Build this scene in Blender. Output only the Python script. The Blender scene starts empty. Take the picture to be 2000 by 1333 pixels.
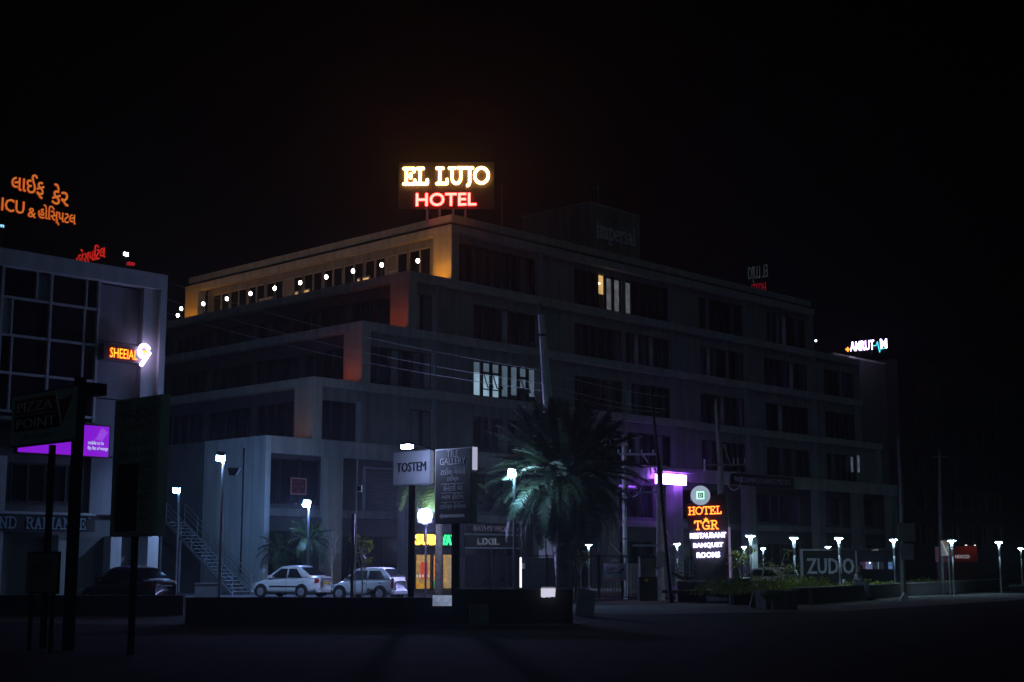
import bpy, bmesh, math, random
from mathutils import Vector, Matrix
random.seed(7)
scene = bpy.context.scene
COL = scene.collection
R = math.radians

# ---------------------------------------------------------------- camera, sky, moonlight, exposure
EYE = 1.6
PITCH = R(8.93)
cd = bpy.data.cameras.new('camera'); cam = bpy.data.objects.new('camera', cd); COL.objects.link(cam)
cam.location = (0, 0, EYE); cam.rotation_euler = (R(90) + PITCH, 0, 0)
cd.lens = 50; cd.sensor_width = 36; cd.clip_start = 0.1; cd.clip_end = 3000
scene.camera = cam
SUN_AZ, SUN_EL = (0.26, -0.966), R(28)          # where the faint night light comes from (behind the viewer, right)
w = bpy.data.worlds.new('World'); scene.world = w; w.use_nodes = True
wn = w.node_tree.nodes; wl = w.node_tree.links
for nd in list(wn): wn.remove(nd)
wo = wn.new('ShaderNodeOutputWorld'); wb = wn.new('ShaderNodeBackground'); sk = wn.new('ShaderNodeTexSky')
sk.sky_type = 'NISHITA'; sk.sun_disc = False; sk.sun_elevation = SUN_EL; sk.sun_rotation = math.atan2(SUN_AZ[0], SUN_AZ[1])
wb.inputs['Strength'].default_value = 0.00004
wl.new(sk.outputs[0], wb.inputs['Color']); wl.new(wb.outputs[0], wo.inputs[0])
sl = bpy.data.lights.new('sun', 'SUN'); sl.energy = 0.043; sl.color = (0.38, 0.78, 1.0); sl.angle = R(3)
so = bpy.data.objects.new('sun', sl); COL.objects.link(so)
sd = Vector((SUN_AZ[0] * math.cos(SUN_EL), SUN_AZ[1] * math.cos(SUN_EL), math.sin(SUN_EL)))
so.rotation_euler = (-sd).to_track_quat('-Z', 'Y').to_euler(); so.location = sd * 60
vs = scene.view_settings
scene.display_settings.display_device = 'sRGB'
vs.view_transform = 'Standard'; vs.look = 'None'; vs.exposure = 0; vs.gamma = 1; vs.use_curve_mapping = False
scene.render.engine = 'CYCLES'
cy = scene.cycles
cy.use_denoising = True
try: cy.denoiser = 'OPENIMAGEDENOISE'
except Exception: pass
cy.max_bounces = 5; cy.diffuse_bounces = 3; cy.glossy_bounces = 3; cy.volume_bounces = 0; cy.transparent_max_bounces = 8
cy.sample_clamp_indirect = 3.0
cy.use_light_tree = True

# ---------------------------------------------------------------- helpers
FPX = 2777.8
def ray(px, py):
    x = (px - 1000) / FPX; y = (666.5 - py) / FPX
    return Vector((x, math.cos(PITCH) - y * math.sin(PITCH), math.sin(PITCH) + y * math.cos(PITCH)))
def at(px, py, Y):
    r = ray(px, py); return Vector((0, 0, EYE)) + r * (Y / r.y)
def gx(px, Y, z=0.0):                                  # world x of a column of the picture at depth Y and height z
    return (px - 1000) / FPX * (Y * math.cos(PITCH) + (z - EYE) * math.sin(PITCH))

U = Vector((0.69261, 0.72131, 0)); V = Vector((-0.72131, 0.69261, 0)); ANG = math.atan2(U.y, U.x)

def plane_hit(px, py, O, yc, ax=None):
    """picture point -> (along, height) on the vertical plane at offset yc behind O (ax: plane normal, default V)"""
    nn = ax or V; al = U if ax is None else V
    r = ray(px, py); o = Vector((0,0,EYE)); b = Vector(O) + nn * yc
    P = o + r * ((b - o).dot(nn) / r.dot(nn)); d = P - Vector(O)
    return d.dot(al), P.z

MATS = {}
def mat(name, col, rough=0.7, metal=0.0, noise=0.18, scale=3.0, coat=0.0, spec=0.4, bump=0.0, stain=0.0):
    if name in MATS: return MATS[name]
    m = bpy.data.materials.new(name); m.use_nodes = True
    nt = m.node_tree; b = nt.nodes['Principled BSDF']
    b.inputs['Roughness'].default_value = rough; b.inputs['Metallic'].default_value = metal
    b.inputs['Coat Weight'].default_value = coat; b.inputs['Specular IOR Level'].default_value = spec
    tc = nt.nodes.new('ShaderNodeTexCoord'); nz = nt.nodes.new('ShaderNodeTexNoise')
    nz.inputs['Scale'].default_value = scale; nz.inputs['Detail'].default_value = 6; nz.inputs['Roughness'].default_value = 0.65
    nt.links.new(tc.outputs['Object'], nz.inputs['Vector'])
    cr = nt.nodes.new('ShaderNodeValToRGB')
    cr.color_ramp.elements[0].position = 0.3; cr.color_ramp.elements[1].position = 0.72
    a = [max(0, c * (1 - noise)) for c in col]; z = [min(1, c * (1 + noise)) for c in col]
    cr.color_ramp.elements[0].color = (*a, 1); cr.color_ramp.elements[1].color = (*z, 1)
    nt.links.new(nz.outputs['Fac'], cr.inputs['Fac'])
    out = cr.outputs['Color']
    if stain > 0:                                       # rain streaks: noise stretched along the vertical
        mp = nt.nodes.new('ShaderNodeMapping'); mp.inputs['Scale'].default_value = (1.6, 1.6, 0.12)
        n2 = nt.nodes.new('ShaderNodeTexNoise'); n2.inputs['Scale'].default_value = 1.4; n2.inputs['Detail'].default_value = 5
        nt.links.new(tc.outputs['Object'], mp.inputs['Vector']); nt.links.new(mp.outputs[0], n2.inputs['Vector'])
        rr = nt.nodes.new('ShaderNodeMapRange'); rr.inputs[1].default_value = 0.35; rr.inputs[2].default_value = 0.7
        rr.inputs[3].default_value = 1 - stain; rr.inputs[4].default_value = 1
        nt.links.new(n2.outputs['Fac'], rr.inputs[0])
        mx = nt.nodes.new('ShaderNodeMix'); mx.data_type = 'RGBA'; mx.blend_type = 'MULTIPLY'; mx.inputs[0].default_value = 1
        nt.links.new(out, mx.inputs[6]); nt.links.new(rr.outputs[0], mx.inputs[7]); out = mx.outputs[2]
    nt.links.new(out, b.inputs['Base Color'])
    if bump > 0:
        bp = nt.nodes.new('ShaderNodeBump'); bp.inputs['Strength'].default_value = bump; bp.inputs['Distance'].default_value = 0.02
        n3 = nt.nodes.new('ShaderNodeTexNoise'); n3.inputs['Scale'].default_value = scale * 9; n3.inputs['Detail'].default_value = 4
        nt.links.new(tc.outputs['Object'], n3.inputs['Vector']); nt.links.new(n3.outputs['Fac'], bp.inputs['Height'])
        nt.links.new(bp.outputs[0], b.inputs['Normal'])
    MATS[name] = m; return m
def leafy(m, k=0.45):                                    # light shining through the leaves
    nt = m.node_tree; b = nt.nodes['Principled BSDF']; out = nt.nodes['Material Output']
    tr = nt.nodes.new('ShaderNodeBsdfTranslucent'); mx = nt.nodes.new('ShaderNodeMixShader'); mx.inputs[0].default_value = k
    src = b.inputs['Base Color'].links[0].from_socket; hs = nt.nodes.new('ShaderNodeHueSaturation'); hs.inputs['Value'].default_value = 1.8; hs.inputs['Saturation'].default_value = 1.2
    nt.links.new(src, hs.inputs['Color']); nt.links.new(hs.outputs[0], tr.inputs['Color'])
    nt.links.new(b.outputs[0], mx.inputs[1]); nt.links.new(tr.outputs[0], mx.inputs[2]); nt.links.new(mx.outputs[0], out.inputs['Surface'])
    return m
def emit(name, col, strength, vary=0.0, scale=1.5, sample=True):
    if name in MATS: return MATS[name]
    m = bpy.data.materials.new(name); m.use_nodes = True; nt = m.node_tree
    b = nt.nodes['Principled BSDF']; b.inputs['Base Color'].default_value = (0.1, 0.1, 0.1, 1)
    b.inputs['Emission Color'].default_value = (*col, 1); b.inputs['Emission Strength'].default_value = strength
    b.inputs['Specular IOR Level'].default_value = 0.1
    if vary > 0:
        tc = nt.nodes.new('ShaderNodeTexCoord'); nz = nt.nodes.new('ShaderNodeTexNoise'); nz.inputs['Scale'].default_value = scale
        nt.links.new(tc.outputs['Object'], nz.inputs['Vector'])
        rr = nt.nodes.new('ShaderNodeMapRange'); rr.inputs[1].default_value = 0.3; rr.inputs[2].default_value = 0.7
        rr.inputs[3].default_value = strength * (1 - vary); rr.inputs[4].default_value = strength * (1 + vary)
        nt.links.new(nz.outputs['Fac'], rr.inputs[0]); nt.links.new(rr.outputs[0], b.inputs['Emission Strength'])
    if not sample:
        try: m.cycles.emission_sampling = 'NONE'
        except Exception: pass
    MATS[name] = m; return m

class MB:
    def __init__(s): s.v = []; s.f = []; s.mi = []; s.cur = 0
    def add(s, vs, fs):
        o = len(s.v); s.v += [tuple(p) for p in vs]
        for f in fs: s.f.append(tuple(i + o for i in f)); s.mi.append(s.cur)
        return s
    def box(s, x0, x1, y0, y1, z0, z1, M=None):
        p = [(x0,y0,z0),(x1,y0,z0),(x1,y1,z0),(x0,y1,z0),(x0,y0,z1),(x1,y0,z1),(x1,y1,z1),(x0,y1,z1)]
        if M: p = [M @ Vector(q) for q in p]
        return s.add(p, [(0,3,2,1),(4,5,6,7),(0,1,5,4),(1,2,6,5),(2,3,7,6),(3,0,4,7)])
    def quad(s, a, b, c, d): return s.add([a, b, c, d], [(0,1,2,3)])
    def tube(s, pts, r, n=8, cap=True):
        pts = [Vector(p) for p in pts]; rs = r if isinstance(r, (list, tuple)) else [r] * len(pts)
        ring = []
        for i, p in enumerate(pts):
            t = (pts[min(i + 1, len(pts) - 1)] - pts[max(i - 1, 0)]).normalized()
            a = t.cross(Vector((0, 0, 1)) if abs(t.z) < 0.95 else Vector((1, 0, 0))).normalized(); b = t.cross(a)
            ring.append([p + (a * math.cos(k * 2 * math.pi / n) + b * math.sin(k * 2 * math.pi / n)) * rs[i] for k in range(n)])
        vs = [q for rg in ring for q in rg]; fs = []
        for i in range(len(pts) - 1):
            for k in range(n):
                k2 = (k + 1) % n; fs.append((i*n + k, i*n + k2, (i+1)*n + k2, (i+1)*n + k))
        if cap: fs.append(tuple(range(n - 1, -1, -1))); fs.append(tuple((len(pts)-1)*n + k for k in range(n)))
        return s.add(vs, fs)
    def lathe(s, prof, c=(0,0,0), n=14):                # prof: (radius, z)
        c = Vector(c); vs = []; fs = []
        for r, z in prof:
            for k in range(n): vs.append(c + Vector((r * math.cos(k*2*math.pi/n), r * math.sin(k*2*math.pi/n), z)))
        for i in range(len(prof) - 1):
            for k in range(n):
                k2 = (k + 1) % n; fs.append((i*n + k, i*n + k2, (i+1)*n + k2, (i+1)*n + k))
        fs.append(tuple(range(n - 1, -1, -1))); fs.append(tuple((len(prof)-1)*n + k for k in range(n)))
        return s.add(vs, fs)
    def prism(s, poly, org, rt, up, d):                 # polygon in (rt, up), extruded d along rt x up
        org = Vector(org); rt = Vector(rt); up = Vector(up); nn = rt.cross(up).normalized(); n = len(poly)
        a = [org + rt * x + up * y for x, y in poly]; b = [p + nn * d for p in a]
        fs = [tuple(range(n, 2*n)), tuple(range(n - 1, -1, -1))] + [(i, (i+1) % n, n + (i+1) % n, n + i) for i in range(n)]
        return s.add(a + b, fs)
    def mesh(s, name, mats, smooth=False):
        me = bpy.data.meshes.new(name); me.from_pydata(s.v, [], s.f)
        mats = mats if isinstance(mats, (list, tuple)) else [mats]
        for m in mats: me.materials.append(m)
        for p, i in zip(me.polygons, s.mi):
            p.material_index = i; p.use_smooth = smooth
        me.update(); return me
    def build(s, name, mats, parent=None, smooth=False): return link(name, s.mesh(name, mats, smooth), parent)
def link(name, me, parent=None):
    o = bpy.data.objects.new(name, me); COL.objects.link(o)
    if parent is not None: o.parent = parent
    return o
def thing(name, label, cat, loc=(0,0,0), rz=0.0, group=None):
    o = bpy.data.objects.new(name, None); COL.objects.link(o); o.empty_display_size = 0.3
    o.location = loc; o.rotation_euler = (0, 0, rz)
    return tag(o, label, cat, group)
def tag(o, label, cat, group=None):
    o['label'] = label; o['category'] = cat
    if group: o['group'] = group
    return o
def struct(o, label=None):
    o['kind'] = 'structure'
    if label: o['label'] = label
    return o
def stuff(o): o['kind'] = 'stuff'; return o
def copy_tree(o, parent=None):
    c = o.copy(); COL.objects.link(c)
    if parent is not None: c.parent = parent
    for ch in list(o.children): copy_tree(ch, c)
    return c
def wall_holes(mb, x0, x1, z0, z1, holes, y=0.0, depth=0.25, vert=False):
    """wall in the x-z plane at y with openings (hx0,hx1,hz0,hz1) and their reveals; vert: the plane is y-z at x=y"""
    xs = sorted({x0, x1, *[h[0] for h in holes], *[h[1] for h in holes]}); zs = sorted({z0, z1, *[h[2] for h in holes], *[h[3] for h in holes]})
    T = (lambda a, d, z: (d, a, z)) if vert else (lambda a, d, z: (a, d, z))
    for i in range(len(xs) - 1):
        for j in range(len(zs) - 1):
            mx, mz = (xs[i] + xs[i+1]) / 2, (zs[j] + zs[j+1]) / 2
            if any(h[0] < mx < h[1] and h[2] < mz < h[3] for h in holes): continue
            mb.quad(T(xs[i], y, zs[j]), T(xs[i+1], y, zs[j]), T(xs[i+1], y, zs[j+1]), T(xs[i], y, zs[j+1]))
    for a, b, c, d in holes:
        e = y + depth
        mb.quad(T(a,y,c), T(a,e,c), T(a,e,d), T(a,y,d)); mb.quad(T(b,y,c), T(b,y,d), T(b,e,d), T(b,e,c))
        mb.quad(T(a,y,d), T(a,e,d), T(b,e,d), T(b,y,d)); mb.quad(T(a,y,c), T(b,y,c), T(b,e,c), T(a,e,c))

# ---- lettering
def text_islands(s, extrude=0.0, offset=0.0, res=2):
    cu = bpy.data.curves.new('t', 'FONT'); cu.body = s; cu.size = 1; cu.extrude = extrude; cu.offset = offset; cu.resolution_u = res
    if extrude == 0: cu.fill_mode = 'FRONT'
    o = bpy.data.objects.new('t', cu); COL.objects.link(o); bpy.context.view_layer.update()
    me = bpy.data.meshes.new_from_object(o.evaluated_get(bpy.context.evaluated_depsgraph_get()))
    bpy.data.objects.remove(o); bpy.data.curves.remove(cu)
    vs = [v.co.copy() for v in me.vertices]; fs = [tuple(p.vertices) for p in me.polygons]
    bpy.data.meshes.remove(me)
    return vs, fs
def group_letters(vs, fs):
    par = list(range(len(vs)))
    def fd(i):
        while par[i] != i: par[i] = par[par[i]]; i = par[i]
        return i
    # weld by position first (filled text is not always welded)
    key = {}
    for i, p in enumerate(vs):
        k = (round(p.x, 4), round(p.y, 4), 0); key.setdefault(k, i); par[fd(i)] = fd(key[k])
    for f in fs:
        for i in f[1:]: par[fd(i)] = fd(f[0])
    isl = {}
    for f in fs: isl.setdefault(fd(f[0]), []).append(f)
    boxes = []
    for k, ff in isl.items():
        xs = [vs[i].x for f in ff for i in f]; boxes.append([min(xs), max(xs), ff])
    boxes.sort(key=lambda b: b[0]); out = []
    for b in boxes:
        if out and b[0] < out[-1][1] - 0.35 * min(b[1] - b[0], out[-1][1] - out[-1][0]):
            out[-1][1] = max(out[-1][1], b[1]); out[-1][2] = out[-1][2] + b[2]
        else: out.append(b)
    return out
def lettering(s, org, rt, up, height, width=None, mats=None, parent=None, depth=0.0, offset=0.0, res=2, align='C', split=True, name='letter', cap=True, yb=None):
    """text standing at org (baseline, centred or left) along rt / up; height = height of the ink; depth > 0: solid letters"""
    rt = Vector(rt).normalized(); up = Vector(up).normalized(); nn = rt.cross(up)
    vs, fs = text_islands(s, 0.05 if depth > 0 else 0.0, offset, res)
    x0 = min(v.x for v in vs); x1 = max(v.x for v in vs); y0 = min(v.y for v in vs); y1 = max(v.y for v in vs)
    ky = height / (y1 - y0); kx = width / (x1 - x0) if width else ky
    xm = (x0 + x1) / 2 if align == 'C' else x0
    org = Vector(org)
    def T(v): return org + rt * ((v.x - xm) * kx) + up * ((v.y - y0) * ky) + nn * ((v.z + 0.05) / 0.1 * depth if depth > 0 else 0)
    mats = mats if isinstance(mats, (list, tuple)) else [mats]
    groups = group_letters(vs, fs) if split else [[0, 0, fs]]
    objs = []
    for g in groups:
        mb = MB(); idx = {}
        for f in g[2]:
            for i in f:
                if i not in idx: idx[i] = len(mb.v); mb.v.append(tuple(T(vs[i])))
            ff = tuple(idx[i] for i in f)
            a, b, c = (Vector(mb.v[ff[0]]), Vector(mb.v[ff[1]]), Vector(mb.v[ff[2]]))
            q = (b - a).cross(c - a)
            mb.f.append(ff); mb.mi.append(0 if len(mats) == 1 or abs(q.normalized().dot(nn)) > 0.6 else 1)
        o = mb.build(name, mats, parent)
        if not split: stuff(o)
        objs.append(o)
    return objs
def arc(cx, cy_, rx, ry, a0, a1, n=10): return [(cx + rx * math.cos(R(a0 + (a1 - a0) * i / n)), cy_ + ry * math.sin(R(a0 + (a1 - a0) * i / n))) for i in range(n + 1)]
SERIF = {   # strokes on a grid of cap height 1; (width, [polylines])
 'E': (0.80, [[(.17,0),(.17,1)], [(0,1),(.70,1),(.70,.80)], [(0,0),(.76,0),(.76,.24)], [(.17,.52),(.48,.52)], [(.48,.66),(.48,.38)]]),
 'L': (0.74, [[(.20,0),(.20,1)], [(0,1),(.42,1)], [(0,0),(.70,0),(.70,.26)]]),
 'U': (0.98, [[(0,1),(.38,1)], [(.19,1),(.19,.36)] + arc(.49,.36,.30,.36,180,360) + [(.79,1)], [(.60,1),(.98,1)]]),
 'J': (0.50, [[(.04,1),(.50,1)], [(.30,1),(.30,.10)] + arc(.08,.10,.22,.26,0,-70,6)]),
 'O': (1.00, [arc(.5,.5,.47,.5,0,360,20)]),
 'H': (0.95, [[(.17,0),(.17,1)], [(.78,0),(.78,1)], [(.17,.52),(.78,.52)], [(0,1),(.34,1)], [(0,0),(.34,0)], [(.61,1),(.95,1)], [(.61,0),(.95,0)]]),
 'T': (0.86, [[(.43,0),(.43,1)], [(0,.78),(.02,1),(.84,1),(.86,.78)], [(.25,0),(.61,0)]]),
 'G': (0.98, [arc(.5,.5,.46,.5,48,330,16), [(.52,.40),(.94,.40)], [(.86,.40),(.86,.02)], [(.84,.98),(.84,.72)]]),
 'R': (0.95, [[(.17,0),(.17,1)], [(0,1),(.48,1)] + arc(.48,.76,.26,.24,90,-90,8) + [(.17,.52)], [(0,0),(.36,0)], [(.44,.52),(.78,0),(.95,0)]]),
 'A': (0.95, [[(.12,0),(.46,1),(.80,0)], [(.24,.34),(.68,.34)], [(0,0),(.28,0)], [(.64,0),(.95,0)]]),
 'D': (0.95, [[(.17,0),(.17,1)], [(0,1),(.45,1)] + arc(.45,.5,.42,.5,90,-90,10) + [(0,0)]]),
 'I': (0.40, [[(.2,0),(.2,1)], [(0,1),(.4,1)], [(0,0),(.4,0)]]),
 'N': (1.00, [[(.16,0),(.16,1),(.82,0),(.82,1)], [(0,0),(.34,0)], [(.64,1),(1,1)], [(0,1),(.16,1)]]),
 'C': (0.90, [arc(.5,.5,.46,.5,45,315,16), [(.82,.98),(.82,.68)]]),
 'i': (0.36, [[(.2,0),(.2,.66)], [(.04,.66),(.2,.66)], [(.04,0),(.36,0)], [(.17,.88),(.23,.88)]]),
 'm': (1.02, [[(.14,0),(.14,.66)]] + [[(.14,.45)] + arc(.32,.44,.18,.22,160,0,8) + [(.5,0)], [(.5,.45)] + arc(.68,.44,.18,.22,160,0,8) + [(.86,0)]] + [[(0,0),(.26,0)], [(.38,0),(.62,0)], [(.74,0),(1,0)], [(0,.66),(.14,.66)]]),
 'p': (0.68, [[(.14,-.3),(.14,.66)], arc(.38,.33,.26,.33,170,-170,14), [(0,.66),(.14,.66)], [(0,-.3),(.3,-.3)]]),
 'e': (0.62, [[(.06,.36),(.56,.36)] + arc(.31,.33,.25,.33,8,320,12)]),
 'r': (0.46, [[(.14,0),(.14,.66)], [(.14,.42)] + arc(.32,.44,.17,.22,150,40,6), [(0,0),(.3,0)], [(0,.66),(.14,.66)]]),
 'a': (0.60, [arc(.28,.46,.2,.2,150,0,8) + [(.48,0)], arc(.26,.19,.2,.19,40,340,12), [(.48,.02),(.6,.02)]]),
 'l': (0.36, [[(.2,0),(.2,1)], [(.04,1),(.2,1)], [(.04,0),(.36,0)]]),
}
def stroke_letters(s, org, rt, up, height, width, mats, parent, depth, wt=0.17, gap=0.16, name='letter'):
    """slab-serif letters built from strokes with round ends; the pieces of a letter sit at slightly different depths"""
    rt = Vector(rt).normalized(); up = Vector(up).normalized(); nn = rt.cross(up); org = Vector(org)
    mats = mats if isinstance(mats, (list, tuple)) else [mats]
    adv = sum((SERIF[c][0] + gap) if c != ' ' else 0.5 for c in s) - gap
    kx = width / adv; x = -adv / 2
    for c in s:
        if c == ' ': x += 0.5; continue
        wd, polys = SERIF[c]; mb = MB(); k = 0
        def pt(p, d): return org + rt * (p[0] * kx) + up * (p[1] * height) + nn * d
        hw = wt / 2; asp = kx / height
        for pl in polys:
            for i, p in enumerate(pl):
                q = pl[i + 1] if i + 1 < len(pl) else None
                if q:
                    dx, dy = (q[0] - p[0]) * asp, q[1] - p[1]; ln = math.hypot(dx, dy) or 1
                    ex, ey = -dy / ln * hw, dx / ln * hw
                    ring = [(x + p[0] - ex/asp, p[1] - ey), (x + q[0] - ex/asp, q[1] - ey), (x + q[0] + ex/asp, q[1] + ey), (x + p[0] + ex/asp, p[1] + ey)]
                    solid(mb, ring, pt, depth + k * 0.0012, len(mats)); k += 1
                ring = [(x + p[0] + hw/asp * math.cos(a * math.pi / 4), p[1] + hw * math.sin(a * math.pi / 4)) for a in range(8)]
                if len(pl) < 7 or i in (0, len(pl) - 1) or i % 2 == 0: solid(mb, ring, pt, depth + k * 0.0012, len(mats)); k += 1
        mb.build(name, mats, parent); x += wd + gap
def solid(mb, ring, pt, d, nm):
    n = len(ring); o = len(mb.v)
    mb.v += [tuple(pt(p, 0)) for p in ring] + [tuple(pt(p, d)) for p in ring]
    mb.f.append(tuple(range(o + n, o + 2*n))); mb.mi.append(0)
    for i in range(n): mb.f.append((o + i, o + (i+1) % n, o + n + (i+1) % n, o + n + i)); mb.mi.append(nm - 1)

# ---------------------------------------------------------------- materials
M_ASPH = mat('asphalt', (0.016,0.0165,0.0175), 1.0, spec=0.03, noise=0.35, scale=1.2, bump=0.5)
M_DUST = mat('dusty_paving', (0.115,0.113,0.108), 1.0, spec=0.05, noise=0.3, scale=0.8, bump=0.4)
M_KERB = mat('kerb_concrete', (0.16,0.16,0.155), 0.85, noise=0.3, scale=2)
M_FACADE = mat('painted_render', (0.27,0.275,0.27), 0.8, noise=0.12, scale=0.7, stain=0.35)
M_LEDGE = mat('pale_render', (0.46,0.45,0.43), 0.8, noise=0.14, scale=0.9, stain=0.3)
M_PIER = mat('cream_render', (0.44,0.40,0.34), 0.75, noise=0.1, scale=0.8, stain=0.2)
M_DIMW = mat('dimmed_render', (0.13,0.135,0.14), 0.85, noise=0.15, scale=0.7, stain=0.35)  # facade render darkened to paint in the light fading to the right
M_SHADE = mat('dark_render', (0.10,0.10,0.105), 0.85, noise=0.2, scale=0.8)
M_WHITE = mat('white_paint', (0.62,0.63,0.62), 0.6, noise=0.08, scale=1.2, stain=0.18)
M_GLASS = mat('dark_glass', (0.012,0.014,0.018), 0.12, noise=0.3, scale=0.6, spec=0.35)
M_FRAME = mat('dark_aluminium', (0.035,0.037,0.04), 0.45, metal=0.3, noise=0.15, scale=4)
M_PALEALU = mat('pale_aluminium', (0.46,0.47,0.53), 0.45, metal=0.4, noise=0.15, scale=4)
M_CURT = mat('curtain_cloth', (0.24,0.24,0.25), 0.95, noise=0.25, scale=6)
M_STEEL = mat('galvanised_steel', (0.42,0.44,0.46), 0.45, metal=0.7, noise=0.25, scale=5)
M_BLACK = mat('black_paint', (0.012,0.012,0.014), 0.6, noise=0.3, scale=4)
M_DKWALL = mat('dark_plaster', (0.030,0.030,0.032), 0.9, noise=0.4, scale=1.5, bump=0.3)
M_CONC = mat('raw_concrete', (0.26,0.255,0.24), 0.9, noise=0.3, scale=2.5, bump=0.4, stain=0.3)
M_STONE = mat('rough_stone', (0.20,0.19,0.18), 0.9, noise=0.35, scale=4, bump=0.8)
M_TYRE = mat('tyre_rubber', (0.015,0.015,0.016), 0.9, noise=0.2)
M_CABLE = mat('cable_sheath', (0.50,0.50,0.52), 0.5, noise=0.1)
M_LEAF = mat('palm_leaf', (0.055,0.095,0.035), 0.55, noise=0.4, scale=5); leafy(M_LEAF)
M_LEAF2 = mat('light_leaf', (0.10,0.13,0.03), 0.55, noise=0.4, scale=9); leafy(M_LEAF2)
M_BARK = mat('palm_bark', (0.10,0.085,0.07), 0.95, noise=0.45, scale=7, bump=0.8)
M_TWIG = mat('pale_twig', (0.30,0.28,0.25), 0.9, noise=0.25, scale=8)
LAMP = emit('lamp_white', (0.80,0.90,1.0), 900)
LAMPV = emit('lamp_violet_white', (0.72,0.68,1.0), 1000)

# ---------------------------------------------------------------- ground
def sheet(name, poly, z, m):
    mb = MB(); mb.add([(x, y, z) for x, y in poly], [tuple(range(len(poly)))]); return struct(mb.build(name, m))
sheet('ground', [(-380,-60),(380,-60),(380,420),(-380,420)], 0, M_ASPH)
def L2W(O, a, b, z=0): return Vector(O) + U * a + V * b + Vector((0, 0, z))
HC = Vector((-3.87, 89, 0))
def xy(p): return (p.x, p.y)
# paved forecourt between the wall and the hotel, dusty verge beside the road
sheet('forecourt', [xy(L2W(HC,-40,-20)), xy(L2W(HC,-16,-20.5)), xy(L2W(HC,4,-20.2)), xy(L2W(HC,60,-10)), xy(L2W(HC,60,1.5)), xy(L2W(HC,-13,1.5)), xy(L2W(HC,-13.9,28)), xy(L2W(HC,-40,28))], 0.008, M_DUST)
sheet('verge', [(1.2,48.5),(4.5,47),(11.5,50),(23,66),(30,78),(27,82),(14,66),(6,66.5),(2.2,60)], 0.004, M_DUST)
sheet('path', [(-17.5,43),(-11.2,39),(-3,38.8),(1.5,38.2),(2.2,41),(-9,47.5),(-17.5,49)], 0.004, mat('worn_concrete', (0.08,0.08,0.082), 1.0, spec=0.05, noise=0.35, scale=0.9, bump=0.4))

# ---------------------------------------------------------------- the hotel block
hotel = thing('hotel_building', 'long stepped five-storey hotel block with pale ledges and an amber-lit top corner', 'building', HC, ANG)
FL = [(19.6,23.2,0.0,43.0), (16.0,19.6,-3.63,50.4), (12.3,16.0,-7.3,50.4), (8.7,12.3,-10.9,53.7), (0.0,8.7,-14.1,56.0)]
BACK = 30.3
WIN_MESH = {}
def window(parent, x, z, wd, ht, n, y, mull=0.26, panes=None, fm=None, vert=False, name='window', transom=None):
    """frame with fins and one pane per light; lies in x-z at depth y (vert: in y-z at x=y); panes: list of materials"""
    fm = fm or M_FRAME
    T = (lambda a0,a1,d0,d1,z0,z1: (d0,d1,a0,a1,z0,z1)) if vert else (lambda a0,a1,d0,d1,z0,z1: (a0,a1,d0,d1,z0,z1))
    key = (round(wd,2), round(ht,2), n, mull, fm.name, vert, transom)
    if key not in WIN_MESH:
        mb = MB()
        mb.box(*T(0,wd,-.05,.05,0,.07)); mb.box(*T(0,wd,-.05,.05,ht-.07,ht))
        for i in range(n + 1):
            c = wd * i / n; hw = mull / 2
            mb.box(*T(max(0, c-hw), min(wd, c+hw), -.09,.052,.002,ht-.002))
        if transom: mb.box(*T(.01,wd-.01,-.04,.04,ht*transom-.03,ht*transom+.03))
        pw = wd / n - mull
        pm = MB(); pm.box(*T(0,pw,-.01,.01,.07,ht-.07))
        WIN_MESH[key] = (mb.mesh(name, fm), pm, pw, {})
    fme, pm, pw, cache = WIN_MESH[key]
    o = link(name, fme, parent); o.location = (y, x, z) if vert else (x, y, z)
    for i in range(n):
        m = (panes[i % len(panes)] if panes else M_GLASS)
        if m.name not in cache: cache[m.name] = pm.mesh('pane', m)
        q = link('pane', cache[m.name], o); c = wd * i / n + mull / 2
        q.location = (0.02, c, 0) if vert else (c, 0.02, 0)
    return o
rw = random.Random(3)
M_CURT2 = mat('blue_curtain_cloth', (0.10,0.11,0.15), 0.95, noise=0.35, scale=7); M_DIMROOM = emit('dim_room', (0.35,0.45,0.8), 0.010, 0.9, 0.8, sample=False)
def dark_panes(n): return [rw.choices((M_GLASS, M_CURT, M_CURT2, M_DIMROOM), (70, 9, 13, 8))[0] for _ in range(n)]
WARM = emit('warm_room', (1.0,0.62,0.22), 0.62, 0.3, 1.2)
COLD_HI = emit('cool_room', (0.50,0.78,1.0), 0.44, 0.25, 0.9)
COLD_LO = emit('cool_room_dim', (0.48,0.72,1.0), 0.14, 0.3, 0.9)
front = {
 0: [(0.9,7.7),(12.4,5.3),(18.1,5.3),(27.1,5.9),(35.9,6.5)],
 1: [(-2.9,1.9),(2.5,6.1),(12.4,5.3),(18.1,5.3),(27.1,5.9),(35.9,6.5),(45.0,5.0)],
 2: [(-6.4,5.4),(2.5,6.1),(12.4,5.3),(18.1,5.3),(27.1,5.9),(35.9,6.5),(45.0,5.0)],
 3: [(-10.1,3.0),(-2.9,1.9),(2.5,6.1),(12.4,5.3),(18.1,5.3),(27.1,5.9),(35.9,6.5),(45.0,5.0)],
}
piers = {0:[8.5,23.3,33.1,42.75], 1:[-1.0,8.5,23.3,33.1,43.0,50.15], 2:[-1.0,8.5,23.3,33.1,43.0,50.15], 3:[-7.0,-1.0,8.5,23.3,33.1,43.0,53.4]}
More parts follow.
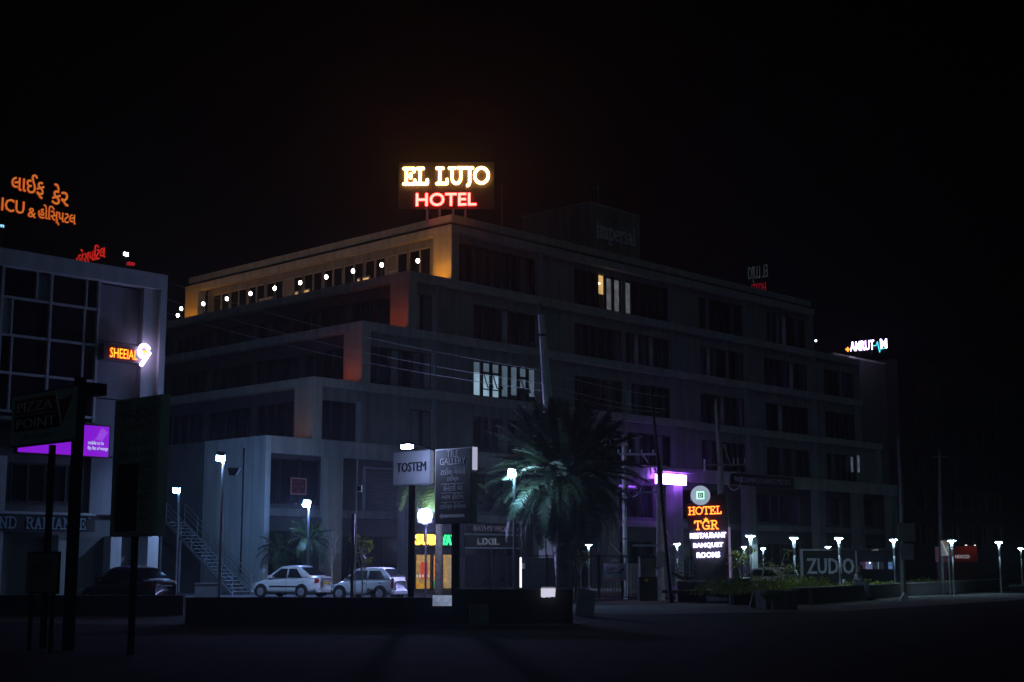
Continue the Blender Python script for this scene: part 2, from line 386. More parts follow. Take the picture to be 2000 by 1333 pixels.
for k in range(4):
    z0, z1, xl, xr = FL[k]
    ht = 2.6 if k == 0 else 2.3
    holes = [(x, x + wd, z0 + 0.08, z0 + 0.08 + ht) for x, wd in front[k]]
    mb = MB(); wall_holes(mb, xl + 0.4, xr, z0 - 0.5, z1 - 0.02, holes, 0.5, 0.3); mb.build('wall', M_FACADE, hotel)
    for x, wd in front[k]:
        n = max(2, round(wd / 0.87)); pan = dark_panes(n)
        if k == 2 and x == 2.5: pan = [COLD_LO] * 7
        if k == 0 and x == 12.4: pan = [M_GLASS]*3 + [WARM] + [M_CURT]*2
        if k == 0 and x == 18.1: pan = [M_GLASS]*6
        window(hotel, x, z0 + 0.08, wd, ht, n, 0.68, panes=pan)
    for x in piers[k]: MB().box(x-.13, x+.13, .06, .497, z0 + .003, z1 - .503).build('pier', M_FACADE, hotel)
    # horizontal ledge running round the corner, terrace slab behind it
    MB().box(xl, xr, 0, .55, z1 - .5, z1).build('ledge', M_LEDGE, hotel)
    MB().box(xl, xl + .55, .553, BACK, z1 - .5, z1).build('ledge', M_LEDGE, hotel)
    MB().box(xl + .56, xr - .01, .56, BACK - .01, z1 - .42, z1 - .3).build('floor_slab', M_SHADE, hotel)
    # corner pier and far pier of the stepped side
    MB().box(xl + .02, xl + .7, .02, 1.75, z0 + .003, z1 - .503).build('corner_pier', M_PIER, hotel)
    MB().box(xl + .02, xl + .7, 28.5, BACK - .02, z0 + .003, z1 - .503).build('corner_pier', M_PIER, hotel)
    MB().quad((xr - .03, .5, z0 - .5), (xr - .03, BACK, z0 - .5), (xr - .03, BACK, z1 - .1), (xr - .03, .5, z1 - .1)).build('end_wall', M_FACADE, hotel)
# stepped side walls with their glazing
z0, z1, xl, xr = FL[0]
side = [(3.0 + 2.27 * i, 2.15) for i in range(11)]
mb = MB(); wall_holes(mb, 1.75, 28.5, z0 - .6, z1 - .03, [(a, a + b_, z0 - .5, z0 + 2.75) for a, b_ in side], 0.9, 0.25, vert=True); mb.build('wall', M_FACADE, hotel)
for i, (a, b_) in enumerate(side):
    window(hotel, a, z0 - .5, b_, 3.25, 2, 1.05, 0.10, panes=[M_GLASS, M_CURT] if i % 5 == 1 else None, fm=M_PALEALU, vert=True)
# lit glazed doors that open on the top terrace
for a, wd, m in ((6.2,0.9,None), (9.0,0.75,WARM), (10.0,0.35,WARM), (15.6,0.7,WARM), (16.9,0.45,WARM), (20.0,1.7,None)):
    d = MB().box(.83,.90, a, a+wd, z0-.45, z0+1.62).build('terrace_door', M_PALEALU, hotel)
    MB().box(.815,.829, a+.07, a+wd-.07, z0-.35, z0+1.5).build('pane', m or M_CURT, d)
for k in (1, 2, 3):
    z0, z1, xl, xr = FL[k]
    side = [(2.4 + 5.1 * i, 4.6) for i in range(5)]
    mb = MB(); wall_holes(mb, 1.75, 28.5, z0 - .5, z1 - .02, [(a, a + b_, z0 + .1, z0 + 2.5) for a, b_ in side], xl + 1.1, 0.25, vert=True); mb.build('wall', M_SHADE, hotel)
    for a, b_ in side: window(hotel, a, z0 + .1, b_, 2.4, 5, xl + 1.25, 0.12, vert=True)
for k, x in ((1,-.95),(2,-.95),(3,-.95),(3,-7.02)): MB().box(x-.3, x-.06, .22, .47, FL[k][0]+.003, FL[k][0]+2.45).build('fin', M_LEDGE, hotel)
# casements standing open in the cool lit room
z0 = FL[2][0] + .08
for i, (bright, low) in enumerate(((1,1),(1,1),(1,1),(0,.2),(0,.35),(0,.9),(0,.4))):      # what the room shows at each light
    c = 2.5 + 6.1 * i / 7 + .13; pw = 6.1/7 - .26
    if bright: MB().box(c+.01, c+pw-.01, .665, .685, z0+.08, z0+1.55).build('room_light', COLD_HI, hotel)
    else: MB().box(c+.01, c+pw-.01, .665, .685, z0+.08, z0+low).build('room_shade', M_SHADE, hotel)
for c0, c1, lean in ((3.5,4.05,.5), (4.35,4.95,.45), (7.0,7.6,.5)):
    M = Matrix.Translation((c0, .58, z0 + 1.55)) @ Matrix.Rotation(R(-22), 4, 'X')
    mb = MB(); ww = c1 - c0
    mb.box(0,ww,-.03,.03,-.06,0,M); mb.box(0,ww,-.03,.03,-1.06,-1,M); mb.box(0,.05,-.03,.03,-1,-.06,M); mb.box(ww-.05,ww,-.03,.03,-1,-.06,M)
    mb.build('casement', M_FRAME, hotel)
    MB().box(c0-.1, c1+.1, .60, .655, z0+1.57, z0+1.66).build('transom', M_FRAME, hotel)
    MB().box(c0-.1, c1+.1, .60, .655, z0+.48, z0+.56).build('transom', M_FRAME, hotel)
# patterned blinds and doorway light beside the warm room on the top floor
z0 = FL[0][0] + .08
c = 12.4 + 3*5.3/6 + .13
MB().box(c+.02, c+.6, .668, .688, z0+.1, z0+1.15).build('cupboard', mat('wood_cupboard', (0.30,0.14,0.05), 0.6), hotel)
for dx in (1.24, 2.12, 3.4):
    mb = MB()
    for j in range(24): mb.box(c+dx-.36, c+dx+.22, .64, .655, z0+.15+j*.095, z0+.15+j*.095+.05)
    stuff(mb.build('blind_slats', emit('backlit_blind', (0.85,0.9,1.0), .15, .4, 2), hotel))
MB().lathe([(.02,-.06),(.07,-.04),(.08,0),(.05,.06)], (c+.12,.62,z0+1.9), 10).build('wall_light', emit('warm_bulb', (1,.8,.5), 6), hotel)
# roof parapet: dark slot and an inset cornice
MB().box(.55, 42.6, .55, BACK-.3, 23.1, 23.47).build('parapet_slot', M_SHADE, hotel)
MB().box(.3, 43.0, .3, .75, 23.47, 23.95).build('cornice', M_LEDGE, hotel)
MB().box(.3, .75, .753, BACK, 23.47, 23.95).build('cornice', M_LEDGE, hotel)
MB().box(.76, 42.6, .76, BACK-.1, 23.5, 23.6).build('roof', M_SHADE, hotel)
# upward wall lights that wash the amber piers
AMBER = emit('amber_uplight', (1.0,0.37,0.012), 440)
for yy, dz in ((.9, 0), (29.3, 0)):
    f = MB().box(-1.12,-.92, yy-.12, yy+.12, 19.31, 19.42).build('uplight', M_BLACK, hotel)
    MB().box(-1.10,-.94, yy-.1, yy+.1, 19.42, 19.45).build('lens', AMBER, f)

for k, c_, s_ in ((1, (1.0,.15,.06), 105), (2, (1.0,.17,.07), 95), (3, (1.0,.45,.22), 34)):     # warm uplights on the lower steps
    x_, z_ = FL[k][2] - 1.3, FL[k][0] - .29
    f = MB().box(x_-.1, x_+.1, .75, .99, z_, z_+.09).build('uplight', M_BLACK, hotel)
    MB().box(x_-.08, x_+.08, .77, .97, z_+.092, z_+.115).build('lens', emit('step_uplight_%s' % 'xabc'[k], c_, s_), f)
f = MB().box(-3.0,-2.9, 1.2, 29.5, 19.31, 19.40).build('added_strip', M_BLACK, hotel)  # unseen strip added to wash the terrace wall and beam amber
MB().box(-2.99,-2.93, 1.3, 29.4, 19.402, 19.425).build('lens', emit('added_amber_strip', (1.0,0.32,0.03), 12), f)
# ---- ground storey: two-level arcade
z0, z1, xl, xr = FL[4]
MB().box(xl + .353, xr, 0, .6, 7.75, 8.7).build('fascia', M_LEDGE, hotel)
# white end wall facing the side lane
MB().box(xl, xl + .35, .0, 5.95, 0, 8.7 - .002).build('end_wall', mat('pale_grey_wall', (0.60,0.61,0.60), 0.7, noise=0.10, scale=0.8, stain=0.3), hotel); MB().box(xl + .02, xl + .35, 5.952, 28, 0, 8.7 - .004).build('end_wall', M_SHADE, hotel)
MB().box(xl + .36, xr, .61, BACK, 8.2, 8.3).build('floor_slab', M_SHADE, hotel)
for x in (-9.1, -3.35, 8.9, 16.0, 23.4, 33.0, 43.2, 49.5, 55.4): MB().box(x-(.3 if x == -3.35 else .55), x+(.3 if x == -3.35 else .55), .03, .75, 0, 7.747).build('pillar', M_FACADE if x > -5 else M_PIER, hotel)
MB().box(xl + .36, xr, 1.0, 1.595, 4.3, 4.75).build('mezzanine_slab', M_FACADE, hotel)
upper = [(-13.2,4.2,5.0,2.6), (-5.6,4.4,4.8,2.5), (0.4,7.6,5.0,2.5), (9.8,5.6,5.0,2.4), (16.8,5.6,5.0,2.4), (24.3,7.6,5.0,2.3), (34,8.2,5.0,2.3), (44,4.8,5.0,2.3), (50.4,4.3,5.0,2.3)]
lower = [(-13.2,3.6,.1,3.4), (-7.8,5.2,.1,3.2), (-1.45,3.4,.12,2.1), (2.9,5.2,.1,2.6), (9.8,5.6,.1,3.2), (16.8,5.6,.1,3.2), (24.3,7.6,.1,3.2), (34,8.2,.1,3.2), (44,4.8,.1,3.2), (50.4,4.3,.1,3.2)]
mb = MB(); wall_holes(mb, xl + .36, xr, 0, 8.2, [(x, x+wd, z, z+h) for x, wd, z, h in upper + lower], 1.6, .4); mb.build('wall', M_SHADE, hotel)
for i, (x, wd, z, h) in enumerate(upper):
    if i == 1: continue
    window(hotel, x, z, wd, h, max(2, round(wd/1.4)), 1.8, .1)
for i, (x, wd, z, h) in enumerate(lower):
    if i in (2,): continue
    window(hotel, x, z, wd, h, max(2, round(wd/1.4)), 1.8, .1, name='shopfront')
# roller shutter on the mezzanine, slat by slat
sh = MB().box(-5.75,-5.6,1.45,1.75,4.76,7.45).box(-1.2,-1.05,1.45,1.75,4.76,7.45).box(-5.6,-1.2,1.45,1.75,7.3,7.45).build('roller_shutter', M_PALEALU, hotel)
sm = MB().prism([(0,0),(.05,.03),(.05,.07),(0,.105)], (-5.6,1.7,0), (0,-1,0), (0,0,1), -4.4).mesh('slat', mat('shutter_steel', (0.36,0.35,0.38), 0.38, metal=0.6, noise=0.2, scale=3))
for i in range(23):
    o = link('slat', sm, sh); o.location = (0, 0, 4.79 + i * .108)
M_SUBW = emit('shop_inside', (1.0,0.60,0.18), 0.34, 0.55, 2.5)
# sandwich shop: glazing with posters, lit sign over it
shop = MB().box(-1.5,2.0,1.5,1.58,2.2,2.32).box(-1.5,-1.4,1.5,1.6,.1,2.2).box(1.9,2.0,1.5,1.6,.1,2.2).box(-.12,.08,1.5,1.6,.1,2.2).build('shopfront', M_FRAME, hotel)
MB().box(-1.39,-.13,1.62,1.66,.12,2.2).build('pane', M_SUBW, shop); MB().box(.09,1.89,1.62,1.66,.12,2.2).build('pane', M_SUBW, shop)
def poster(x0, x1, z0, z1, m, y=1.6): return MB().box(x0, x1, y-.012, y, z0, z1).build('poster', m, shop)
poster(-.95,-.32,.72,1.75, emit('poster_red', (.85,.07,.03), .5, .3, 5)); poster(.12,.72,.3,2.1, emit('poster_orange', (1,.30,.02), .75, .2, 4))
poster(-1.36,-.2,.16,.5, emit('poster_yellow', (.9,.45,.04), .45, .4, 6)); poster(.14,.6,.16,.6, emit('poster_green', (.04,.5,.12), .4, .3, 4), 1.585)
poster(1.3,1.8,.2,2.0, emit('poster_cream', (.85,.62,.35), .3, .4, 9))
for i in range(5): MB().box(-1.3+i*.24,-1.18+i*.24,1.57,1.583,.82,.98).build('poster_mark', emit('poster_white', (.9,.9,1), .6), shop)
YEL = emit('sign_yellow', (1.0,0.55,0.04), 5.0); GRN = emit('sign_green', (0.03,0.75,0.22), 2.2)
sg = thing('shop_sign', 'lit yellow and green shop sign over the bright shopfront behind the palm trunk', 'sign', HC, ANG)
MB().box(-1.7,2.05,1.42,1.47,2.62,3.6).build('backing', M_BLACK, sg)
lettering('SUB', (-.72,1.415,2.8), (1,0,0), (0,0,1), .66, 1.75, [YEL], sg, .08, .03)
lettering('WAY', (1.08,1.415,2.8), (1,0,0), (0,0,1), .66, 1.7, [GRN], sg, .08, .03)
# dim store sign to the right of it
DIMW = emit('faint_sign', (.7,.62,1.0), .05, .6, 3); DIMB = emit('faint_sign_blue', (.6,.75,1.0), .14, .8, 3)
st = thing('store_sign', 'two-tier dark shop sign with faint pale letters above glass doors', 'sign', HC, ANG)
MB().box(2.7,7.9,1.40,1.47,3.62,4.22).build('backing', M_BLACK, st); MB().box(2.7,7.9,1.32,1.47,3.5,3.56).build('ledge', M_STEEL, st)
MB().box(2.7,7.9,1.40,1.47,2.72,3.42).build('backing', M_BLACK, st); MB().box(2.7,7.9,1.30,1.47,2.62,2.69).build('ledge', M_STEEL, st)
lettering("BATH'S WORLD", (5.4,1.395,3.74), (1,0,0), (0,0,1), .36, 3.9, [DIMW], st, .04, .01)
lettering('LIXIL', (4.8,1.395,2.88), (1,0,0), (0,0,1), .4, 2.0, [DIMB], st, .04, .01)
for x, r in ((4.0,.26),(4.9,.26),(5.9,.26)):
    MB().lathe([(0.01,0),(r,.01),(r,.02),(0.01,.03)], (0,0,0), 16)
# red board in the arcade
rb = thing('red_notice_board', 'small red framed notice board inside the dark arcade behind the sedan', 'sign', HC, ANG)
mb = MB(); mb.box(-11.5,-10.35,1.10,1.16,5.55,5.63); mb.box(-11.5,-10.35,1.10,1.16,6.44,6.52); mb.box(-11.5,-11.42,1.10,1.16,5.63,6.44); mb.box(-10.43,-10.35,1.10,1.16,5.63,6.44)
mb.build('frame', mat('pink_frame', (0.55,0.22,0.2), 0.6), rb); MB().box(-11.42,-10.43,1.13,1.17,5.63,6.44).build('board', mat('maroon_board', (0.12,0.02,0.02), 0.7), rb)
for i, s in enumerate(('પાર્કિંગ', 'વાહન રાખો', 'નહીં')): lettering(s, (-10.92,1.125,6.2-.24*i), (1,0,0), (0,0,1), .17, None if i else .5, [mat('pink_letters', (0.5,0.16,0.14), 0.7)], rb, split=False, name='lettering')
MB().box(-11.0,-10.85,1.1,1.15,6.52,7.6).build('hanger', M_BLACK, rb)
# violet shop sign, very bright, with a canopy strip
vs_ = thing('violet_sign', 'blazing white-violet lit shop sign with a thin canopy strip behind the utility poles', 'sign', HC, ANG)
VIO = emit('violet_light', (0.34,0.10,1.0), 85, 0.25, 4)
va, vz = plane_hit(1281,944.5,HC,-.36); vb, vzt = plane_hit(1340,929,HC,-.36)
MB().box(va+.05,vb-.05,-.30,-.27,vz+.05,vzt-.05).build('added_back_glow', emit('added_violet_glow', (0.36,0.10,1.0), 3.0), vs_); MB().box(va,vb,-.36,-.305,vz,vzt).build('lit_face', VIO, vs_)  # back glow added to throw the sign's violet halo on the wall
MB().box(va+.8,vb+1.3,-.5,-.1,vzt+.16,vzt+.22).build('canopy_strip', M_PALEALU, vs_); MB().box(va+.4,va+.9,-.22,-.003,7.9,8.2).build('bracket', M_BLACK, vs_); MB().box(vb-.9,vb-.4,-.22,-.003,7.9,8.2).build('bracket', M_BLACK, vs_)
# dim pizza shop sign
ps = thing('pizza_shop_sign', 'dim purple-grey shop sign lettering on the dark band right of the lit hotel pylon', 'sign', HC, ANG)
wa = plane_hit(1434,935,HC,-.16)[0]; wb2 = plane_hit(1545,955,HC,-.16)[0]
MB().box(wa-.4,wb2+.5,-.16,-.004,7.72,8.62).build('backing', M_BLACK, ps)
lettering("WILLIAM JOHN'S PIZZA", ((wa+wb2)/2,-.165,7.85), (1,0,0), (0,0,1), .55, wb2-wa, [mat('grey_letters', (0.30,0.26,0.30), 0.6)], ps, .05, .01)
# small lit stair window and a ledge lamp, far right
lw = thing('ledge_lamp', 'tiny white lamp at the far right end of a hotel ledge', 'lamp', L2W(HC, 43.4, .2, 19.6))
MB().tube([(0,0,0),(0,0,.85)], .03).build('post', M_BLACK, lw); MB().lathe([(.02,.85),(.09,.9),(.1,.97),(.03,1.05)]).build('bulb', emit('bulb', (.9,.95,1), 5), lw)
for x, h in ((48.9,1.3),(50.0,1.5)): MB().box(x, x+.32, .44, .49, 9.6, 9.6+h).build('lit_slit', emit('lit_slit', (.5,.75,1.0), .10, .5, 2), hotel)

# ---- globe lamps along the parapet
def globe(loc, label):
    t = thing('globe_lamp', label, 'lamp', loc, 0, 'globe lamps along the roof terrace')
    MB().lathe([(.10,0),(.10,.03),(.035,.05),(.03,.62),(.07,.64)], n=8).build('post', M_BLACK, t)
    MB().lathe([(.04,.68),(.08,.71),(.108,.78),(.108,.84),(.08,.91),(.03,.945)], n=14).build('globe', emit('globe_white', (1.0,0.93,0.86), 22), t, True)
    return t
gl = [(-3.4,2.85),(-3.4,5.68),(-3.4,8.42),(-3.4,11.21),(-3.4,14.06),(-3.4,16.85),(-3.4,19.69),(-3.4,22.64)]
desc = ['nearest the amber corner pier', 'above the lit frame beside the amber corner', 'beside two small lit panes', 'fourth from the amber corner', 'in the middle between the two lit panes', 'beside the left lit panes', 'by the pale door frame on the left', 'second from the far amber pier', 'in front of the far amber pier']
g0 = None
for i, (a, b) in enumerate(gl):
    lab = 'round globe lamp on the terrace parapet, ' + desc[i + 1]
    if g0 is None: g0 = globe(L2W(HC, a, b, 19.6), lab)
    else:
        g = copy_tree(g0); g.location = L2W(HC, a, b, 19.6); g['label'] = lab
g = copy_tree(g0); g.location = L2W(HC, -2.64, .28, 19.6); g['label'] = 'round globe lamp on the terrace front, ' + desc[0]
g = copy_tree(g0); g.location = L2W(HC, -3.4, 25.5, 19.6); g['label'] = 'upper of two round globe lamps beyond the far amber pier'
g = copy_tree(g0); g.location = L2W(HC, -3.4, 25.95, 19.15); g['label'] = 'lower of two round globe lamps beyond the far amber pier'

# ---- roof sign
AMB = emit('sign_amber', (1.0,0.44,0.12), 32); RED = emit('sign_red', (1.0,0.030,0.024), 27)
SY = 90.7
a_ = at(871.5, 360, SY); 
rs = thing('roof_sign', 'big glowing amber and red rooftop hotel sign on a dark board at the corner', 'sign', (a_.x, SY, 23.6))
zt = lambda py: at(871, py, SY).z - 23.6
mx = 36.0 / 1.0
pxm = 1 / ((at(900, 360, SY).x - at(800, 360, SY).x) / 100)      # picture columns per metre here
bw = 187 / pxm / 2
MB().box(-bw, bw, .12, .2, zt(408), zt(316)).build('board', mat('brown_board', (0.016,0.014,0.012), 0.7, noise=0.1), rs)
mb = MB()
for x in (-1.25, -.45, .45, 1.25):
    mb.box(x-.05, x+.05, .2, .3, 0, zt(322)); mb.tube([(x,.3,zt(335)),(x,2.2,.05)], .04, 6)
mb.box(-bw, bw, .22, .28, zt(404), zt(400)); mb.build('support_frame', M_STEEL, rs)
stroke_letters('EL LUJO', (0,.1,zt(358.5)), (1,0,0.012), (0,0,1), zt(328.5)-zt(358.5), 166/pxm, [AMB, AMB], rs, .10, wt=.155, gap=.12)
lettering('HOTEL', (0,.1,zt(402)), (1,0,0.012), (0,0,1), zt(377)-zt(402), 118/pxm, [RED], rs, .09, .012, res=3)

# ---- stair head with the carved name
ib = thing('stair_tower', 'pale windowless rooftop block carrying grey serif lettering', 'building', L2W(HC, 18.2, 4.0, 23.6), ANG)
MB().box(0, 6.1, 0, 7, 0, 5.12).build('wall', M_FACADE, ib); MB().box(-.04, 6.14, -.04, 7, 5.123, 5.2).build('coping', M_LEDGE, ib)
GREYL = mat('pale_metal_letters', (0.80,0.81,0.82), 0.5)
stroke_letters('imperial', (3.15,-.01,2.62), (1,0,0), (0,0,1), 1.25, 4.7, [GREYL], ib, .05, wt=.10, gap=.10)
mb = MB(); mb.tube([(2.9+.32*math.cos(t/3), -.03, 4.35+.3*math.sin(t/3)) for t in range(2,17)], .05, 6); mb.tube([(3.05+.26*math.cos(t/3+2), -.045, 4.5-.3*math.sin(t/3)-.35) for t in range(0,13)], .05, 6)
mb.build('emblem', mat('dark_metal_letters', (0.06,0.07,0.08), 0.4, metal=0.3), ib)
fp_ = thing('flag_pole', 'thin flag pole with a limp dark flag on the roof above the grey serif lettering', 'pole', L2W(HC, 22.2, 6.5, 28.8))
MB().tube([(0,0,0),(0,0,2.6)], .035, 6).build('pole', M_STEEL, fp_)
mb = MB(); mb.add([(0,0,2.5),(-.22,.02,2.42),(-.42,-.03,2.50),(-.5,0,2.3),(-.28,.03,2.1),(-.1,-.02,2.05),(0,0,1.95)], [(0,1,6),(1,5,6),(1,4,5),(1,2,4),(2,3,4)]); mb.build('flag', mat('flag_cloth', (0.12,0.1,0.09), 0.9), fp_)
tag(MB().tube([(0,0,0),(0,0,4.4)], [.03,.012], 6).build('antenna', M_STEEL), 'thin antenna rod on the roof right of the glowing sign', 'antenna').location = L2W(HC, 8.2, 3.5, 23.6)

# ---------------------------------------------------------------- block on the left
LC = Vector((-15.29, 62, 0))
lb = thing('clinic_building', 'glass-fronted corner block on the left with pale mullion grid and pale outer frame', 'building', LC, ANG)
M_GREYP = mat('grey_panel', (0.20,0.20,0.235), 0.6, noise=0.12, scale=0.8, stain=0.2)
M_FRAMEW = mat('pale_cladding', (0.44,0.46,0.49), 0.6, noise=0.12, scale=1.0, stain=0.25)
MB().box(-13, 0, 0, .7, 13.62, 14.3).build('fascia', M_FRAMEW, lb)
MB().box(-.30, 0, .0, .7, 0, 13.617).build('pilaster', M_FRAMEW, lb)
MB().box(-1.07, -.303, .16, .7, 2.8, 13.617).build('pilaster', M_FRAMEW, lb)
MB().box(-13, -.02, .72, 16, 0, 14.1).build('wall', M_SHADE, lb)
pm_ = MB().box(0, 1.98, 0, .06, 0, 2.42).mesh('panel', M_GREYP)
for j in range(4):
    o = link('panel', pm_, lb); o.location = (-3.06, .5, 3.68 + j * 2.48)
# curtain wall: panes in a staggered grid
rows = [13.6, 12.38, 10.83, 9.28, 7.73]
main = [-12.0, -9.7, -7.5, -5.36, -3.16]
sec = [[.27,.78], [.22,.20], [.72,.75], [.20,.25]]
mb = MB()
for z in rows[1:]: mb.box(-12, -3.06, .30, .42, z-.05, z+.05)
for x in main: mb.box(x-.055, x+.055, .28, .42, 7.5, 13.6)
PALEP = mat('pale_blind_pane', (0.13,0.15,0.17), 0.5, noise=0.2)
for j in range(4):
    zt_, zb_ = rows[j], rows[j+1]
    for i in range(4):
        x0, x1 = main[i], main[i+1]; f = [.72,.25,.75,.22][(i + j) % 4] if j % 2 else [.25,.72,.22,.74][(i+j) % 4]
        if i == 3 and j == 0: f = .74
        if i == 2 and j == 0: f = .70
        xs = x0 + (x1 - x0) * f
        mb.box(xs-.04, xs+.04, .31, .42, zb_+.05, zt_-(.05 if j else 0))
        for a, b, thin in ((x0+.06, xs-.045, f < .5), (xs+.045, x1-.06, f > .5)):
            m = PALEP if (thin and j == 0 and i == 2) else (M_CURT if thin and (i + j) % 3 == 0 and j in (1,) else M_GLASS)
            MB().box(a, b, .43, .46, zb_+.06, zt_-.06).build('pane', m, lb)
mb.build('mullion_grid', M_PALEALU, lb)
MB().box(-13,-3.06,.46,.71,7.45,13.62).build('room_back', mat('room_dark', (0.03,0.03,0.035), .9), lb)
MB().box(-13,-3.1,.1,.7,7.36,7.5).build('string_course', M_FRAMEW, lb)
for x0, x1 in ((-8.0,-7.0),(-.52,.0),(-2.2,-1.7),(-4.6,-4.2)):
    MB().box(x0, x1, -.06 if x1 == 0 else .1, .69, 0, 2.78 if x1 > -6 else 5.9).build('pillar', M_FRAMEW, lb)
for x0 in (-6.6,-4.9): window(lb, x0, 4.1, 1.5, 1.6, 2, .62, .08)
MB().box(-6.9,-3.06,.25,.7,3.62,3.72).build('string_course', M_FRAMEW, lb)
# violet screen
VSC = emit('violet_screen', (0.235,0.004,0.66), 0.95)
scn = thing('led_screen', 'flat violet lit display panel on the left block behind the pizza board', 'screen', LC, ANG)
MB().box(-6.75,-2.6,-.12,.09,6.02,7.40).build('case', M_BLACK, scn); MB().box(-6.7,-2.65,-.14,-.123,6.07,7.35).build('display', VSC, scn)
LAV = emit('screen_text', (0.72,0.92,1.0), 1.0)
lettering('mobile to he', (-3.25,-.143,6.56), (1,0,0), (0,0,1), .16, .72, [LAV], scn, split=False, name='lettering')
lettering('flip flat of wange', (-3.15,-.143,6.30), (1,0,0), (0,0,1), .19, .95, [LAV], scn, split=False, name='lettering')
MB().add([(-3.3,-.142,6.75),(-2.95,-.142,6.75),(-2.7,-.142,7.1),(-3.0,-.142,7.3)], [(0,1,2,3)]).build('graphic', emit('screen_graphic', (0.33,0.06,0.80), .9), scn)
# shop name band
sb = thing('band_sign', 'dark sign band with dim grey-blue serif capitals under the violet panel', 'sign', LC, ANG)
MB().box(-9.0,-3.1,-.1,.09,2.93,3.6).build('band', mat('navy_band', (0.02,0.022,0.03), .5), sb); MB().box(-9.0,-3.1,-.16,.09,3.602,3.66).build('coping', M_PALEALU, sb)
BLU = mat('blue_grey_letters', (0.30,0.42,0.52), 0.5)
stroke_letters('RADIANCE', (-4.86,-.10,3.04), (1,0,0), (0,0,1), .42, 2.62, [BLU], sb, .03, wt=.13, gap=.14)
stroke_letters('ND', (-6.95,-.10,3.04), (1,0,0), (0,0,1), .42, .72, [BLU], sb, .03, wt=.13, gap=.14)
MB().tube([(-3.38+.05*math.cos(t*.7), -.11, 3.5+.05*math.sin(t*.7)) for t in range(10)], .012, 5).build('ring_mark', BLU, sb)
# the SHEEIAL 9 sign
YR = emit('letter_orange', (1.0,0.30,0.015), 3.2); RS = emit('letter_red_side', (1.0,0.02,0.01), 1.6); WV = emit('numeral_white', (0.72,0.55,1.0), 11)
s9 = thing('corner_sign', 'orange lit name lettering with a large white lit numeral nine on the left block', 'sign', LC, ANG)
MB().box(-3.0,-1.0,-.02,.48,10.22,10.92).build('box', mat('grey_sign_box', (0.14,0.12,0.13), .6), s9)
lettering('SHEEIAL', (-2.08,-.03,10.33), (1,0,0), (0,0,1), .42, 1.32, [YR, RS], s9, .06, .0)
mb = MB()
pts = arc(-1.12, 10.75, .24, .26, 20, 285, 14)
mb.tube([(x, -.12, z) for x, z in pts], .085, 8)
mb.tube([(-.86,-.13,10.72),(-1.0,-.13,10.5),(-1.25,-.13,10.12)], .085, 8); mb.build('numeral', WV, s9)
MB().lathe([(.03,-.06),(.11,-.05),(.12,0),(.11,.05),(.03,.06)], (-1.1,-.12,10.72), 10).build('dot', YR, s9)
MB().box(-1.2,-1.05,-.08,.5,10.4,10.5).build('bracket', M_BLACK, s9)
# roof letters and lamps of the left block
OR = emit('roof_letter_orange', (1.0,0.26,0.03), 0.55); ORS = emit('roof_letter_red', (0.9,0.03,0.01), 0.35)
gs = thing('roof_letters', 'dull orange two-line lettering standing on the roof of the left block', 'sign', LC + Vector((0,0,14.1)), ANG)
def PL(px, py, yc=1.2):
    a, z = plane_hit(px, py, LC, yc); return a, z - 14.1
a0, z0 = PL(22, 368); a1, z1 = PL(133, 401)
lettering('લાઈફ', (PL(53,375)[0], 1.2, PL(52,384)[1]), (1,0,0), (0,0,1), 1.0, PL(86,390)[0]-PL(21,390)[0], [OR, ORS], gs, .07, .012)
lettering('કેર', (PL(116,393)[0], 1.2, PL(116,402)[1]), (1,0,0), (0,0,1), .92, PL(133,400)[0]-PL(100,400)[0], [OR, ORS], gs, .07, .012)
lettering('ICU', (PL(24,406)[0], 1.2, PL(24,416)[1]), (1,0,0), (0,0,1), .56, PL(47,410)[0]-PL(2,410)[0], [OR, ORS], gs, .07, .012)
lettering('&', (PL(61,420)[0], 1.2, PL(61,426)[1]), (1,0,0), (0,0,1), .42, None, [OR, ORS], gs, .07, .01)
lettering('હોસ્પિટલ'.replace('સ્પિ','િસ્પ'), (PL(110,430)[0], 1.2, PL(111,441)[1]), (1,0,0), (0,0,1), .80, PL(147,440)[0]-PL(73,440)[0], [OR, ORS], gs, .07, .012)
mb = MB()
for px in (12, 45, 80, 115, 145):
    a = PL(px, 420)[0]; mb.box(a-.03, a+.03, 1.26, 1.32, 0, 2.6); mb.tube([(a,1.3,2.0),(a,2.6,0)], .025, 5)
for z in (.55, 1.25, 2.3): mb.box(PL(2,420)[0], PL(150,420)[0], 1.325, 1.36, z-.02, z+.02)
mb.build('support_frame', M_BLACK, gs)
RL = emit('red_tube_letters', (1.0,0.03,0.02), 0.4, .6, 8)
g2 = thing('side_roof_letters', 'red roof lettering seen edge-on behind the parapet of the left block', 'sign', LC + Vector((0,0,14.1)), ANG)
b0, zz0 = plane_hit(206, 497, LC, -2.0, U); b1, zz1 = plane_hit(150, 515, LC, -2.0, U)
lettering('હોસ્પિટલ', (-2.0, (b0+b1)/2, zz0-14.45), (0,-1,0), (0,0,1), .9, abs(b1-b0), [RL], g2, .05, .0)
MB().box(-1.96,-1.9, min(b0,b1), max(b0,b1), 0, .08).build('rail', M_BLACK, g2)
for b in (b0-.1, b1+.1, (b0+b1)/2): MB().box(-1.95,-1.91, b-.03, b+.03, .08, zz0-14.1+.8).build('post', M_BLACK, g2)
